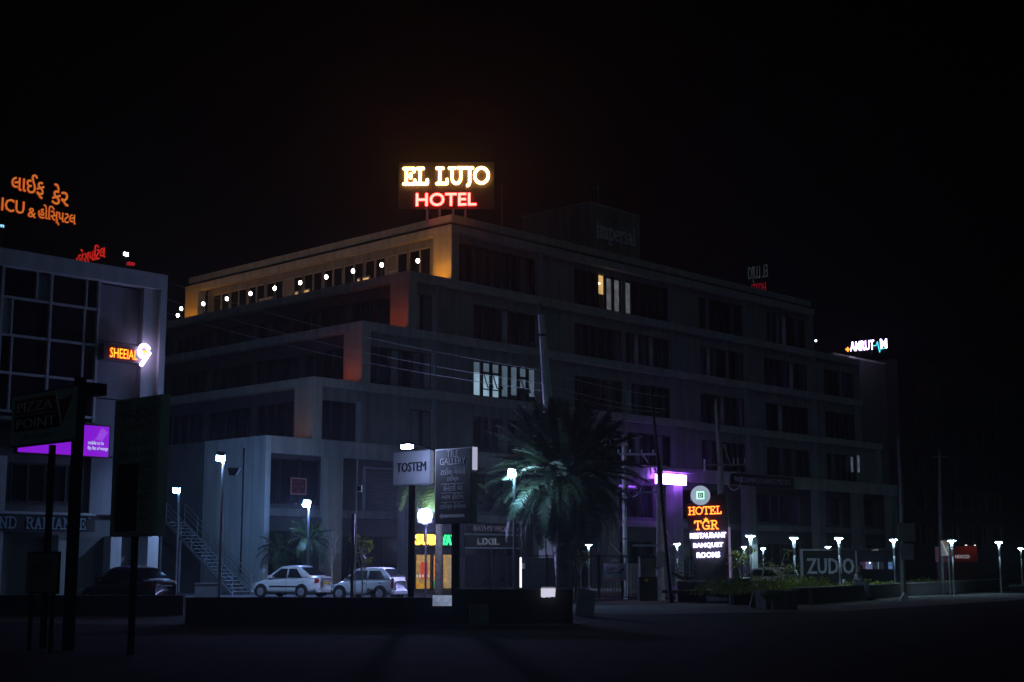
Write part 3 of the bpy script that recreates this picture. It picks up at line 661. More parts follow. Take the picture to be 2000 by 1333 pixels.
def roof_flood(px, py, label, m, s=1.0, yc=1.0):
    a, z = plane_hit(px, py, LC, yc)
    t = thing('roof_floodlight', label, 'floodlight', L2W(LC, a, yc, 14.1), ANG)
    z -= 14.1
    MB().tube([(0,0,0),(0,0,max(z,.1))], .03, 6).build('post', M_BLACK, t)
    MB().box(-.16*s,.16*s,.0,.12,z-.1*s,z+.1*s).build('housing', M_BLACK, t)
    MB().box(-.10*s,.10*s,-.02,-.001,z-.07*s,z+.07*s).build('lens', m, t)
roof_flood(246, 497, 'bright white floodlight standing on the left block roof above the corner pilaster', emit('roof_lens', (.8,.93,1), 60))
roof_flood(4, 442, 'dim teal lamp at the picture edge below the orange roof lettering', emit('roof_lens_teal', (.3,.75,1), 1.2), .8, .6)
a, z = plane_hit(255, 514, LC, 1.0)
MB().box(a-.14, a+.16, .9, 1.1, z-14.2, z-14.1+.02).build('red_beacon', emit('red_beacon', (1,.02,.03), .3), g2)

# ---------------------------------------------------------------- blocks on the right
ab = thing('clinic_tower', 'plain pale-blue wall block rising beyond the right end of the hotel', 'building', L2W(HC, 50.8, 3.0), ANG)
mb = MB(); wall_holes(mb, 0, 9.3, 0, 20.4, [(1.0,1.9,15.2,17.6),(2.2,3.1,15.2,17.6)], 0, .3); mb.build('wall', M_DIMW, ab)
MB().box(.03, 9.27, .31, 18, 0, 20.3).build('core', M_SHADE, ab); MB().box(-.05, 9.35, -.06, .4, 20.403, 20.6).build('coping', M_LEDGE, ab)
for x in (1.0, 2.2): window(ab, x, 15.2, .9, 2.4, 1, .15, .06)
am = thing('clinic_roof_sign', 'white-violet lit name sign with an orange cross and cyan pulse line on the right', 'sign', (gx(1691,129,22), 129, 20.3), R(-6))
mpp = 1 / ((at(1740,680,129).x - at(1640,680,129).x) / 100)
WVI = emit('white_violet', (0.72,0.55,1.0), 7); CY = emit('cyan_tube', (0.05,0.75,0.95), 1.6); ORG = emit('orange_cross', (1.0,0.32,0.03), 2.5)
zb = at(1691, 685, 129).z - 20.3
lettering('AMRUT', (-.36,0,zb), (1,0,.07), (0,0,1), 19/mpp, 46/mpp, [WVI], am, .08, .012)
lettering('M', (1.58,0,zb+.16), (1,0,.07), (0,0,1), 19/mpp, 13/mpp, [WVI], am, .08, .02)
MB().tube([(.62,-.03,zb+.42),(.9,-.03,zb+.44),(1.02,-.03,zb+.82),(1.2,-.03,zb-.2),(1.32,-.03,zb+.12),(1.82,-.03,zb+.2),(1.84,-.03,zb+.6)], .045, 6).build('pulse_line', CY, am)
MB().box(-1.86,-1.45,-.05,.03,zb+.06,zb+.18).box(-1.72,-1.60,-.06,.032,zb-.09,zb+.33).build('cross', ORG, am)
mb = MB()
for x in (-1.6,-.6,.5,1.6): mb.box(x-.03,x+.03,.09,.14,0,zb+.5)
mb.box(-1.9,1.9,.145,.18,zb+.2,zb+.26); mb.build('support_frame', M_BLACK, am)
db = thing('dark_block', 'unlit dark building filling the right edge beyond the pale wall block', 'building', L2W(HC, 60.2, 1.5), ANG)
mb = MB(); hh = [(2+3.2*i, 4.0+3.2*i, 3.4+3.4*j, 5.4+3.4*j) for i in range(6) for j in range(5)]
M_VDARK = mat('unlit_dark_render', (0.022,0.022,0.024), .9, noise=.25)  # near-black colour paints in the lack of light on these blocks
wall_holes(mb, 0, 26, 0, 21, hh, 0, .3); mb.build('wall', M_VDARK, db); MB().box(.05,25.9,.31,18,0,20.9).build('core', M_VDARK, db)
for i in range(6):
    for j in range(5): window(db, 2+3.2*i, 3.4+3.4*j, 2.0, 2.0, 2, .2, .08)
MB().box(3.0,7.4,-.12,-.003,18.1,18.9).build('red_fascia', mat('red_glow_panel', (0.16,0.02,0.015), .6), db)  # panel colour stands in for a dim red glow
d2 = thing('far_block', 'farthest unlit building at the right edge with one tiny lit window', 'building', (52, 175, 0), R(20))
MB().box(0,60,0,20,0,19).build('wall', M_VDARK, d2)
for j in range(5):
    for i in range(6): window(d2, 1.5+4*i, 2.5+3.3*j, 2.4, 2, 2, -.06, .08)
MB().box(11.2,11.6,-.14,-.12,13.0,14.0).build('lit_window', emit('far_window', (.7,.85,1), .5), d2)
d3 = thing('back_block', 'low dark building in the gap behind the left block', 'building', (-75, 120, 0), R(25))
MB().box(0,38,0,12,0,9).build('wall', M_VDARK, d3)
for i in range(8): window(d3, 2+4.4*i, 4.5, 2.4, 2, 2, -.06, .08)
# rooftop sign far right on the hotel, seen from behind
bs = thing('rear_roof_sign', 'rooftop sign seen edge-on from behind with dotted white and red tubes', 'sign', L2W(HC, 37.6, 3, 23.6), ANG)
q0, zq0 = plane_hit(1460, 0, HC, 37.6, U)
DOT = emit('dotted_tube', (.65,.8,1), .03, .95, 9); RDT = emit('red_dotted_tube', (1,.02,.06), .16, .6, 6)
def BZ(py, Y=112.5): return at(1480, py, Y).z - 23.6
ya, yb_ = plane_hit(1460, 520, HC, 37.6, U)[0]-3, plane_hit(1498, 520, HC, 37.6, U)[0]-3
lettering('EL LUJO', (0, (ya+yb_)/2, BZ(528)), (0,1,0), (0,0,1), BZ(492)-BZ(526), abs(yb_-ya), [DOT], bs, .04, -.01)
lettering('HOTEL', (0, (ya+yb_)/2, BZ(550)), (0,1,0), (0,0,1), BZ(530)-BZ(550), abs(yb_-ya)*.8, [RDT], bs, .04, -.01)
mb = MB()
for y in (ya, yb_): mb.box(.06,.12,y-.04,y+.04,0,BZ(490))
mb.build('support_frame', M_BLACK, bs)

# ---------------------------------------------------------------- walls, kerbs and blocks of the near side
def low_wall(px0, px1, Y, z, label, th=.35, m=M_DKWALL):
    x0, x1 = gx(px0, Y), gx(px1, Y)
    t = thing('low_wall', label, 'wall', ((x0+x1)/2, Y, 0)); hw = (x1-x0)/2
    MB().box(-hw, hw, 0, th, 0, z-.06).build('wall', m, t)
    n = max(1, round(2*hw/1.5)); cp = MB().box(.004, 2*hw/n-.004, -.03, th+.03, z-.06, z).mesh('coping_stone', m)
    for i in range(n): link('coping_stone', cp, t).location = (-hw + i*2*hw/n, 0, 0)
    return t
low_wall(361, 884, 39.5, .71, 'long low dark wall in front of the two white parked cars')
low_wall(886, 1119, 39.8, .93, 'slightly taller dark wall section between the tile board post and the big palm')
low_wall(-60, 357, 46, .63, 'low dark wall in front of the dark parked sedan on the left')
def simple(name, label, cat, mb, m, loc=(0,0,0), rz=0, group=None):
    o = mb.build(name, m); o.location = loc; o.rotation_euler = (0,0,rz); return tag(o, label, cat, group)
def rough_block(sx, sy, sz, seed, j=.03):
    rr = random.Random(seed); bm = bmesh.new(); bmesh.ops.create_cube(bm, size=1)
    bmesh.ops.bevel(bm, geom=bm.edges[:], offset=.06, segments=2, affect='EDGES')
    for v in bm.verts: v.co = Vector(((v.co.x)*sx + rr.uniform(-j,j), v.co.y*sy + rr.uniform(-j,j), (v.co.z+.5)*sz + rr.uniform(-j,j)*(v.co.z > -.4)))
    me = bpy.data.meshes.new('block'); bm.to_mesh(me); bm.free(); return me
def block(name, label, px, Y, sx, sy, sz, rz, seed, m, lean=0):
    me = rough_block(sx, sy, sz, seed, .015); me.materials.append(m)
    o = link(name, me); o.location = (gx(px, Y), Y, 0); o.rotation_euler = (lean, 0, rz); return tag(o, label, 'block')
block('concrete_block', 'weathered square concrete block on the ground in front of the low dark wall', 935, 38.6, .48, .45, .54, .1, 3, M_CONC)
o = MB().box(-.30,.30,-.03,.03,0,.84).build('leaning_slab', M_CONC); o.location = (gx(1141,45), 45, 0); tag(o, 'pale stone slab leaning to the right beside the wall end', 'slab')
o.rotation_euler = (R(-8), R(9), R(14))
o = MB().box(-.26,.26,-.02,.02,0,.29).build('white_placard', emit('painted_lit_white', (.55,.68,1), .32, .5, 4)); o.location = (gx(863,39.3), 39.38, .48); o.rotation_euler = (R(-6),0,0); tag(o, 'white panel with its lamplight put in as glow, leaning against the dark wall under the yellow shop sign', 'placard')  # plain white board; its glow paints in the lamplight on it
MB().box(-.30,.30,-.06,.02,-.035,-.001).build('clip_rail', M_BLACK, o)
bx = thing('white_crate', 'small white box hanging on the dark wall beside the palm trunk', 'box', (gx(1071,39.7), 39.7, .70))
mb = MB(); mb.prism([(-.2,.02),(-.12,0),(-.05,.02),(.02,.01),(.1,.03),(.18,.02),(.2,.25),(-.2,.25)], (0,0,0), (1,0,0), (0,0,1), .16); mb.build('body', emit('painted_lit_box', (.82,.80,1), .75), bx)  # box body glows of itself to paint in the light on it
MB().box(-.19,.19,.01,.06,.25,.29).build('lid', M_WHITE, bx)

# ---------------------------------------------------------------- roadside signboards (boards stand across the road line)
AR = R(-43.8)
def board(name, label, px, Y, w_, z0, z1, th, m_face, m_side, posts, group=None, pr=.09):
    t = thing(name, label, 'signboard', (gx(px, Y, (z0+z1)/2), Y, 0), AR, group)
    b = MB().box(-w_/2, w_/2, 0, th, z0, z1).build('board', m_side, t)
    MB().box(-w_/2+.03, w_/2-.03, -.012, -.002, z0+.03, z1-.03).build('face', m_face, t)
    for x in posts: MB().box(x-pr, x+pr, th/2-pr, th/2+pr, 0, z0-.002).build('post', M_BLACK, t)
    return t
def sz(py, Y): return at(1000, py, Y).z
# tile shop board
t = board('tile_signboard', 'tall dark tile shop signboard with grey lettering and a left arrow', 885, 42, 1.56, sz(1023,42), sz(876,42), .23, mat('charcoal_face', (0.11,0.10,0.11), .6, noise=.1), mat('white_board_side', (0.7,0.7,0.72), .5, noise=.05), [.0], pr=.085)
GL = mat('grey_print', (0.75,0.73,0.75), .6)
for s, py, h, wd in (('TILE', 893, .20, .50), ('GALLERY', 908, .21, 1.10)): lettering(s, (0,-.014,sz(py,42)), (1,0,0), (0,0,1), h, wd, [GL], t, .012, .004)
for s, py, wd in (('ટાઈલ ગેલેરી', 927, 1.05), ('ટાઈલ્સ', 942, .5), ('સેનેટરી વેર', 959, .82), ('બાથ ફીટીંગ', 977, .9), ('ટાઈલ્સ કેમીકલ', 996, 1.1)):
    lettering(s, (0,-.014,sz(py,42)), (1,0,0), (0,0,1), .2, wd, [GL], t, split=False, name='lettering')
MB().box(.781,.80,.02,.21,sz(920,42),sz(876,42)).build('lit_side_glow', emit('lit_side_glow', (.74,.72,1), .55), t)  # glow paints in lamplight on the upper half of the white side
za = sz(1008,42); MB().add([(-.58,-.014,za),(-.45,-.014,za+.09),(-.45,-.014,za+.045),(.5,-.014,za+.045),(.5,-.014,za-.045),(-.45,-.014,za-.045),(-.45,-.014,za-.09)], [(0,6,5,4,3,2,1)]).build('arrow', GL, t)
for py in (945, 963, 981): MB().box(-.5,.5,-.016,-.012,sz(py,42)-.006,sz(py,42)+.006).build('rule_line', GL, t)
# brand board with raised letters, lit by its own lamp
t = board('lit_signboard', 'pale grey board with black raised capitals under a bright lamp', 804, 44, 1.72, sz(948,44), sz(881,44), .12, mat('pale_board', (0.55,0.55,0.60), .45, noise=.08), M_PALEALU, [-.04], pr=.07)
lettering('TOSTEM', (.02,-.014,sz(921,44)), (1,0,0), (0,0,1), .28, 1.32, [mat('letter_face', (0.06,0.06,0.07), .3), M_BLACK], t, .04, -.006)
MB().box(.861,.88,.01,.11,sz(946,44),sz(881,44)).build('lit_edge_glow', emit('lit_edge_glow', (.6,.62,1), .22), t)  # glow stands in for light falling on this board edge
fl = thing('board_lamp', 'bright lamp on a short arm over the pale board with black capitals', 'lamp', (gx(795,42.4,5.2), 42.4, 0), AR)
zl = sz(873, 42.4)
MB().tube([(.35,1.9,zl-.30),(.1,.5,zl+.05),(0,0,zl+.07)], .025, 6).build('arm', M_BLACK, fl)
MB().box(-.17,.17,-.12,.12,zl+.06,zl+.12).build('housing', M_BLACK, fl); MB().box(-.15,.15,-.10,.10,zl-.055,zl+.058).build('lens', emit('board_lens', (.42,.55,1), 95), fl)
# furnishing board
t = board('furnishing_signboard', 'tall cream board with black and red local lettering on the left', 265, 26, 1.60, sz(1048,26), sz(777,26), .16, mat('cream_face', (0.66,0.62,0.54), .7, noise=.25, scale=1.5, stain=.4), M_WHITE, [-.05], pr=.045)
RP = mat('red_print', (0.72,0.03,0.02), .6); BP = mat('black_print', (0.03,0.03,0.03), .6)
for s, py, h, wd, m in (('પરફેકટ', 822, .30, 1.3, BP), ('ફર્નિસિંગ', 850, .28, 1.15, RP), ('ફર્નિસિંગ', 876, .19, .8, BP), ('સોફાના કાપડ', 897, .19, 1.2, BP)):
    lettering(s, (0,-.014,sz(py,26)), (1,0,0), (0,0,1), h, wd, [m], t, split=False, name='lettering')
for s, py, wd in (('કાપડ', 917, .4), ('ગાદલા', 938, .42), ('પડદા', 959, .36), ('કવર', 980, .33), ('શીટ', 1000, .3), ('મેટ', 1021, .3)):
    lettering(s, (.32,-.014,sz(py,26)), (1,0,0), (0,0,1), .15, wd, [BP], t, split=False, name='lettering')
MB().box(-.62,.12,-.018,-.013,sz(1038,26),sz(905,26)).build('torn_poster', mat('dark_poster', (0.02,0.02,0.02), .8), t)
# pizza board
Y = 28; t = board('pizza_signboard', 'wide pizza signboard with red and black panels on two dark posts', 84, Y, 2.62, sz(868,Y), sz(763,Y), .12, mat('grey_face', (0.52,0.54,0.53), .7, noise=.15), M_FRAME, [], pr=.08)
for x, q in ((.10,.05), (1.0,.085)): MB().box(x-q, x+q, .13, .13+2*q, 0, sz(745,Y) if x > .5 else sz(869,Y)).build('post', M_BLACK, t)
zc = lambda py: sz(py, Y)
RDP = mat('red_panel', (0.34,0.03,0.02), .5); BKP = mat('black_panel', (0.01,0.01,0.012), .4)
MB().add([(-1.15,-.016,zc(806)),(.60,-.016,zc(806)),(.46,-.016,zc(775)),(-1.15,-.016,zc(775))], [(0,1,2,3)]).build('panel', RDP, t)
MB().add([(-1.15,-.016,zc(838)),(.74,-.016,zc(838)),(.61,-.016,zc(808)),(-1.15,-.016,zc(808))], [(0,1,2,3)]).build('panel', BKP, t)
MB().add([(.80,-.018,zc(836)),(1.16,-.018,zc(783)),(.84,-.018,zc(788)),(.62,-.018,zc(786))], [(0,1,2,3)]).build('slice', mat('slice_red', (0.30,0.03,0.02), .6), t)
mb = MB(); mb.tube([(.60,-.02,zc(784)),(.85,-.02,zc(786)),(1.16,-.02,zc(779))], .02, 5); mb.tube([(.50,-.02,zc(772)),(.80,-.02,zc(838)),(1.16,-.02,zc(786))], .012, 5); mb.build('slice_edge', mat('grey_edge', (0.5,0.5,0.5), .6), t)
for x, py in ((.82,794),(.98,803),(.90,815)): MB().lathe([(.0,0),(.035,.004),(.0,.012)], (0,0,0), 8)
GP = mat('grey_letter', (0.75,0.73,0.73), .6)
lettering('PIZZA', (-.33,-.018,zc(800)), (1,0,0), (0,0,1), .19, 1.40, [GP], t, .01, -.008)
lettering('POINT', (-.25,-.018,zc(833)), (1,0,0), (0,0,1), .19, 1.55, [GP], t, .01, -.008)
lettering('Eat Grab Enjoy', (-.1,-.014,zc(858)), (1,0,0), (0,0,1), .13, 1.25, [BP], t, split=False, name='lettering')
MB().box(.95,1.30,.34,.62,sz(778,Y),sz(756,Y)).build('unlit_lamp', M_BLACK, t)
# small dark board near the bottom left
t = board('faded_signboard', 'faded low board with dark local lettering at the lower left', 82, 27, 1.18, sz(1160,27), sz(1078,27), .05, mat('faded_face', (0.2,0.2,0.18), .8, noise=.2), M_BLACK, [-.4,.4], pr=.03)
lettering('ગુજરાતી', (0,-.014,sz(1125,27)), (1,0,0), (0,0,1), .26, .8, [BP], t, split=False, name='lettering')

# ---------------------------------------------------------------- flood lamps on poles
M_POLE = mat('dark_pole_paint', (0.07,0.075,0.08), .6, noise=.2)
GLOW = emit('lens_glow', (.14,.42,1), 110)
def flood(px, py, Y, label, m, head=(.17,.13,.11), tilt=(-.10,0), pole_r=.06, dark=True, box_below=None, glow=None, face=24):
    z = sz(py, Y); t = thing('pole_floodlight', label, 'floodlight', (gx(px, Y, z), Y, 0), 0, 'floodlights on poles round the forecourt')
    MB().tube([(tilt[0]*-1,.0,0),(tilt[0]*-1,.0,z-.22)], [pole_r*1.15, pole_r], 8).build('pole', M_POLE, t)
    a, b, c = head; M = Matrix.Translation((0,-.12,z)) @ Matrix.Rotation(R(face), 4, 'X') @ Matrix.Rotation(R(8), 4, 'Y')
    MB().box(-a-.02, a+.02, -c-.02, c+.02, b+.002, b+.06, M).build('housing', M_BLACK, t)
    MB().box(-a, a, -c, c, -b, b, M).build('lens', glow or GLOW, t)
    MB().add([M @ Vector(q) for q in ((-a,-c,-b-.012),(-a,c,-b-.012),(a,c,-b-.012),(a,-c,-b-.012))], [(0,1,2,3)]).build('lower_lens', m, t)
    MB().tube([(tilt[0]*-1,0,z-.22),(tilt[0]*-1,.0,z+.12),(0,-.1,z+.16)], .025, 6).build('bracket', M_BLACK, t)
    if box_below:
        zz = sz(box_below[1], Y); dx = gx(box_below[0], Y, zz) - t.location.x
        MB().prism([(-.26,.16),(.26,.16),(.1,-.16),(-.18,-.16)], (dx,.1,zz), (1,0,0), (0,0,1), .35).build('unlit_head', M_BLACK, t)
    return t
flood(432, 893, 62, 'tall pole floodlight in front of the white end wall left of the sedan', emit('lens_left', (.34,.55,1), 2100), face=36, box_below=(458,922))
flood(346, 957, 74, 'pole floodlight above the steel staircase', emit('lens_stair', (.10,.42,1), 120))
flood(600, 984, 75.5, 'pole floodlight among the small palms behind the sedan', emit('lens_palms', (.22,.38,1), 1700), face=-28)
flood(1000, 925, 58, 'pole floodlight half inside the left fronds of the big palm', emit('lens_frond', (.28,.70,1), 500), head=(.15,.12,.10), glow=emit('lens_frond_side', (.42,.70,1), 330), face=-24)
z = sz(1008, 66.6)
t = thing('wall_floodlight', 'dazzling floodlight on a short mast between the two boards above the yellow shop sign', 'floodlight', (gx(830,66.6,z), 66.6, 0))
MB().tube([(.05,.12,0),(.05,.12,z-.36)], .05, 8).build('mast', M_POLE, t); MB().box(-.14,.14,-.05,.19,z-.40,z-.31).build('housing', M_BLACK, t)
dm = MB(); dm.lathe([(.31,0),(.32,.04),(.28,.15),(.17,.24),(.03,.27)], n=14); dm.v = [tuple(Matrix.Translation((0,-.02,z)) @ Matrix.Rotation(R(90),4,'X') @ Vector(p)) for p in dm.v]; rd = MB(); rd.lathe([(.29,0),(.30,.05),(.24,.16),(.05,.24)], n=14); rd.v = [tuple(Matrix.Translation((0,.02,z)) @ Matrix.Rotation(R(-90),4,'X') @ Vector(p)) for p in rd.v]; rd.build('added_rear_lens', emit('added_rear_glow', (.50,.58,1), 210), t); MB().box(-.33,.33,-.015,.015,z-.33,z+.33).build('rim', M_BLACK, t); dm.build('lens', emit('lens_dazzle', (.40,.42,1), 620), t)  # rear lens added to light the palm fronds behind
# camera pole
z = sz(898, 60); t = thing('camera_pole', 'slim pole with an unlit camera box left of the white hatchback roof', 'pole', (gx(691,60), 60, 0))
MB().tube([(.04,0,0),(.04,0,z)], .028, 8).build('pole', mat('dull_white_pipe', (0.55,0.52,0.48), .6, stain=.5, scale=8), t); MB().box(-.16,-.03,.05,.18,0,z*.62).build('back_post', M_BLACK, t)
zz = sz(955, 60); MB().box(.05,.26,-.12,.1,zz-.13,zz+.14).build('camera_box', M_STEEL, t); MB().box(.07,.24,-.125,-.121,zz-.09,zz+.10).build('window', M_GLASS, t)

# ---------------------------------------------------------------- mushroom post lamps
def post_lamp(px, Y, label, head=2.95, sc=1.0):
    t = thing('post_lamp', label, 'lamp', (gx(px, Y, 1.6), Y, 0), 0, 'T-topped post lamps along the right')
    MB().lathe([(.11,0),(.11,.05),(.055,.08),(.05,1.2),(.052,2.05)], n=10).build('post', M_POLE, t, True); MB().lathe([(.054,2.052),(.06,2.45),(.085,2.72),(.11,2.80)], n=10).build('lit_flare', M_WHITE, t, True)  # dark post and white top paint in the lamplight fading downward
    MB().lathe([(.07,2.802),(.19,2.812),(.19,2.83),(.07,2.84)], n=12).build('lens', emit('post_lens', (.50,.80,1), 260), t)
    MB().lathe([(.05,2.842),(.21,2.85),(.225,2.885),(.19,2.92),(.05,2.94)], n=16).build('cap', M_WHITE, t, True)
    return t
pl0 = None
for px, Y, lab in ((1467,63,'nearest tall T-topped post lamp right of the hotel pylon'), (1552,68,'tall T-topped post lamp left of the large grey store letters'), (1640,69,'tall T-topped post lamp standing before the last large store letter'), (1747,73,'tall T-topped post lamp beside the hanging boards on the right pole'), (1861,76,'T-topped post lamp in front of the red kiosk'), (1953,81,'tall T-topped post lamp near the right edge'),
                   (1323,88,'T-topped post lamp in front of the stair rails left of the pylon'), (1454,103,'small far T-topped post lamp beside the nearest tall one'), (1491,112,'small far T-topped post lamp over the white car'), (1618,103,'small far T-topped post lamp over the store letters'), (1870,112,'small far T-topped post lamp close behind the one before the red kiosk'), (1995,112,'small far T-topped post lamp at the right edge'), (1150,92,'far T-topped post lamp above green leaves right of the palm trunk'), (566,108,'tiny far post lamp seen above the sedan roof')):
    if pl0 is None: pl0 = post_lamp(px, Y, lab)
    else:
        c = copy_tree(pl0); c.location = (gx(px, Y, 1.6), Y, 0); c['label'] = lab

# ---------------------------------------------------------------- cars
def paint(name, col): return mat(name, col, .35, noise=.03, scale=1, coat=.8, spec=.5)
TAIL = mat('tail_lens', (0.30,0.015,0.01), .15, noise=.2, scale=20, coat=.6); CLEAR = mat('clear_lens', (0.5,0.5,0.52), .1, coat=.8)
CARGLASS = mat('car_glass', (0.010,0.012,0.015), .06, noise=.1, spec=.5, coat=.5); RIM = mat('wheel_cover', (0.40,0.40,0.42), .4, metal=.5, noise=.2, scale=14)
def car(name, label, loc, rz, m, prof, roof, L, W, wheels, belt, trim=True, plate=None, rear='sedan'):
    """prof: (x, top z) along the body from the nose (x=0) to the tail; roof: list of (x, z) outline of the cabin: base front, top front, top rear, base rear"""
    t = thing(name, label, 'car', loc, rz)
    def hw(x):                                           # half width along the length, rounded at both ends
        e = min(x, L - x); return W/2 * (1 - .22 * max(0, 1 - e/.55)**2)
    xs = sorted({p[0] for p in prof} | {i * L / 26 for i in range(27)})
    def top(x):
        for (a, za), (b, zb) in zip(prof, prof[1:]):
            if a <= x <= b: return za + (zb - za) * (x - a) / (b - a)
        return prof[-1][1]
    mb = MB(); n = 8
    for x in xs:
        w2 = hw(x); e = min(x, L - x); zb = .20 + .14 * max(0, 1 - e/.5); zt = top(x)
        sec = [(-w2*.86, zb), (-w2*.98, zb+.12), (-w2, (zb+zt)/2), (-w2*.955, zt-.10), (-w2*.83, zt-.005)]
        ring = sec + [(-w2*.4, zt+.02), (w2*.4, zt+.02)] + [(-a, b) for a, b in reversed(sec)]
        mb.v += [(x, a, b) for a, b in ring]
    def inset(x, dx, f):
        q = mb.v[xs.index(x)*12:xs.index(x)*12+12]; cz = sum(p[2] for p in q)/12
        return [(x+dx, p[1]*f, cz + (p[2]-cz)*f) for p in q]
    a_, b_ = inset(xs[0], -.07, .72), inset(xs[-1], .05, .80); mb.v = a_ + mb.v + b_
    n = 12; k = len(xs) + 2
    for i in range(k - 1):
        for j in range(n):
            j2 = (j + 1) % n; mb.f.append((i*n+j, i*n+j2, (i+1)*n+j2, (i+1)*n+j)); mb.mi.append(0)
    mb.f += [tuple(range(n)), tuple((k-1)*n + j for j in reversed(range(n)))]; mb.mi += [0, 0]
    body = mb.build('body', m, t, True)
    bv = body.modifiers.new('round', 'SUBSURF'); bv.levels = 1; bv.render_levels = 1
    (x0, z0), (x1, z1), (x2, z2), (x3, z3) = roof
    wb, wt = W/2*.93, W/2*.70
    cab = MB(); N = 7
    def tp(x):                                           # cabin half width and height by station
        if x <= x1: f = (x - x0)/(x1 - x0); return z0 + (z1-z0)*f**.9
        if x >= x2: f = (x3 - x)/(x3 - x2); return z3 + (z2-z3)*f**.9
        f = (x - x1)/(x2 - x1); return z1 + (z2-z1)*f + .045*math.sin(math.pi*f)
    st = [x0 + (x1-x0)*f for f in (0,.35,.7,.92)] + [x1 + (x2-x1)*f for f in (0,.12,.5,.88,1)] + [x2 + (x3-x2)*f for f in (.08,.3,.65,1)]
    def side(x, z):                                      # half width of the cabin skin at height z
        f = max(0, min(1, (z - belt)/(z1 - belt))); return wb + (wt - wb)*f
    for x in st:
        zt = tp(x); zb = belt - .06; w_t = side(x, zt)
        sec = [(-side(x, zb), zb), (-side(x, (zb+zt)/2), (zb+zt)/2), (-w_t, zt - .03), (-w_t*.86, zt + .012)]
        cab.v += [(x, a, b) for a, b in sec + [(-a, b) for a, b in reversed(sec)]]
    n = 8
    for i in range(len(st) - 1):
        for j in range(n): j2 = (j+1) % n; cab.f.append((i*n+j, i*n+j2, (i+1)*n+j2, (i+1)*n+j)); cab.mi.append(0)
    c = cab.build('cabin', m, t, True); e = c.modifiers.new('round', 'SUBSURF'); e.levels = 1; e.render_levels = 1
    # glazing: side windows, windscreen, rear window, each a pane a little proud of the skin
    xm = (x1 + x2)/2 - .02
    zb, zu = belt + .03, min(z1, z2) - .10
    for s in (-1, 1):
        for a0, a1, b0, b1 in ((x0 + (x1-x0)*.34, xm-.05, x1 + .06, xm-.05), (xm+.05, x3 - (x3-x2)*.58, xm+.05, x2 - .08)):
            vs = [(a0, s*(side(0, zb)+.012), zb), (a1, s*(side(0, zb)+.012), zb), (b1, s*(side(0, zu)+.012), zu), (b0, s*(side(0, zu)+.012), zu)]
            MB().add(vs, [(0,1,2,3) if s < 0 else (3,2,1,0)]).build('window', CARGLASS, t)
        MB().box(x0+.30, x0+.46, s*(wb+.02) - .09 + s*.09, s*(wb+.02)+.09 + s*.09, belt+.02, belt+.15).build('mirror', M_BLACK if not trim else m, t)
        for hx in (xm-.28, xm+.62): MB().box(hx, hx+.17, s*W/2*.985-.012, s*W/2*.985+.012, belt-.17, belt-.13).build('door_handle', m if trim else M_BLACK, t)
        mb = MB(); mb.box(xm-.004, xm+.004, s*W/2*.99-.004, s*W/2*.99+.004, .33, belt-.06); mb.box(x3-.42, x3-.412, s*W/2*.985-.004, s*W/2*.985+.004, .6, belt-.06); mb.build('door_gap', M_BLACK, t)
        if trim: MB().box(xm-1.0, xm+.85, s*W/2*1.0-.012, s*W/2*1.0+.014, .50, .57).build('side_moulding', M_BLACK, t)
        for wx in wheels:
            r = .29
            a = MB(); a.add([(wx + .375*math.cos(q*math.pi/14), s*(W/2*.985+.012), .30 + .375*math.sin(q*math.pi/14)) for q in range(-3, 18)], [tuple(range(21))]); 
            if s > 0: a.f = [tuple(reversed(f)) for f in a.f]
            a.build('wheel_arch', M_BLACK, t)
            wmb = MB(); Mx = Matrix.Translation((wx, s*(W/2-.10), r)) @ Matrix.Rotation(R(-90*s), 4, 'X')
            wmb.lathe([(.19,-.09),(.27,-.09),(r,-.05),(r,.09),(.27,.135),(.20,.14)], n=20); wmb.v = [tuple(Mx @ Vector(p)) for p in wmb.v]
            wh = wmb.build('wheel', M_TYRE, t, False)
            rm = MB(); rm.lathe([(.03,.155),(.06,.16),(.185,.143),(.195,.141)], n=20)
            for q in range(9): 
                an = q*2*math.pi/9; rm.box(.07,.17,-.014,.014,.150,.168, Matrix.Rotation(an, 4, 'Z'))
            rm.v = [tuple(Mx @ Vector(p)) for p in rm.v]; rm.build('rim', RIM, wh)
        # lamps
        tz = top(L) 
        MB().prism([(0,-.16),(.20,-.12),(.19,.06),(.02,.10)] if rear == 'sedan' else [(0,-.22),(.10,-.22),(.12,.20),(.02,.24)], (L-.17 if rear == 'sedan' else L-.10, s*hw(L-.1)*1.0, tz-.13), (1,-s*.55,0), (0,0,1), -.05*s if False else .05).build('taillight', TAIL, t)
        MB().prism([(0,-.07),(.32,.0),(.34,.09),(.06,.06)], (.06, s*hw(.1)*.97, .62), (1,s*.35,0), (0,0,1), .05).build('headlight', CLEAR, t)
    def skin(x, f, d):
        z = tp(x); return (x, f*side(x, z)*.90, z + .014 + d)
    for nm, a, b in (('windscreen', x0+(x1-x0)*.06, x1-(x1-x0)*.10), ('rear_window', x2+(x3-x2)*.16, x3-(x3-x2)*.12)):
        mb = MB(); q = [a + (b-a)*i/4 for i in range(5)]
        for x in q: mb.v += [skin(x,-1,.0), skin(x,1,.0)]
        for i in range(4): mb.f.append((2*i, 2*i+2, 2*i+3, 2*i+1)); mb.mi.append(0)
        mb.build(nm, CARGLASS, t)
    if plate: MB().box(L+.03, L+.062, -.21, .21, top(L)-.34, top(L)-.22).build('licence_plate', plate, t)
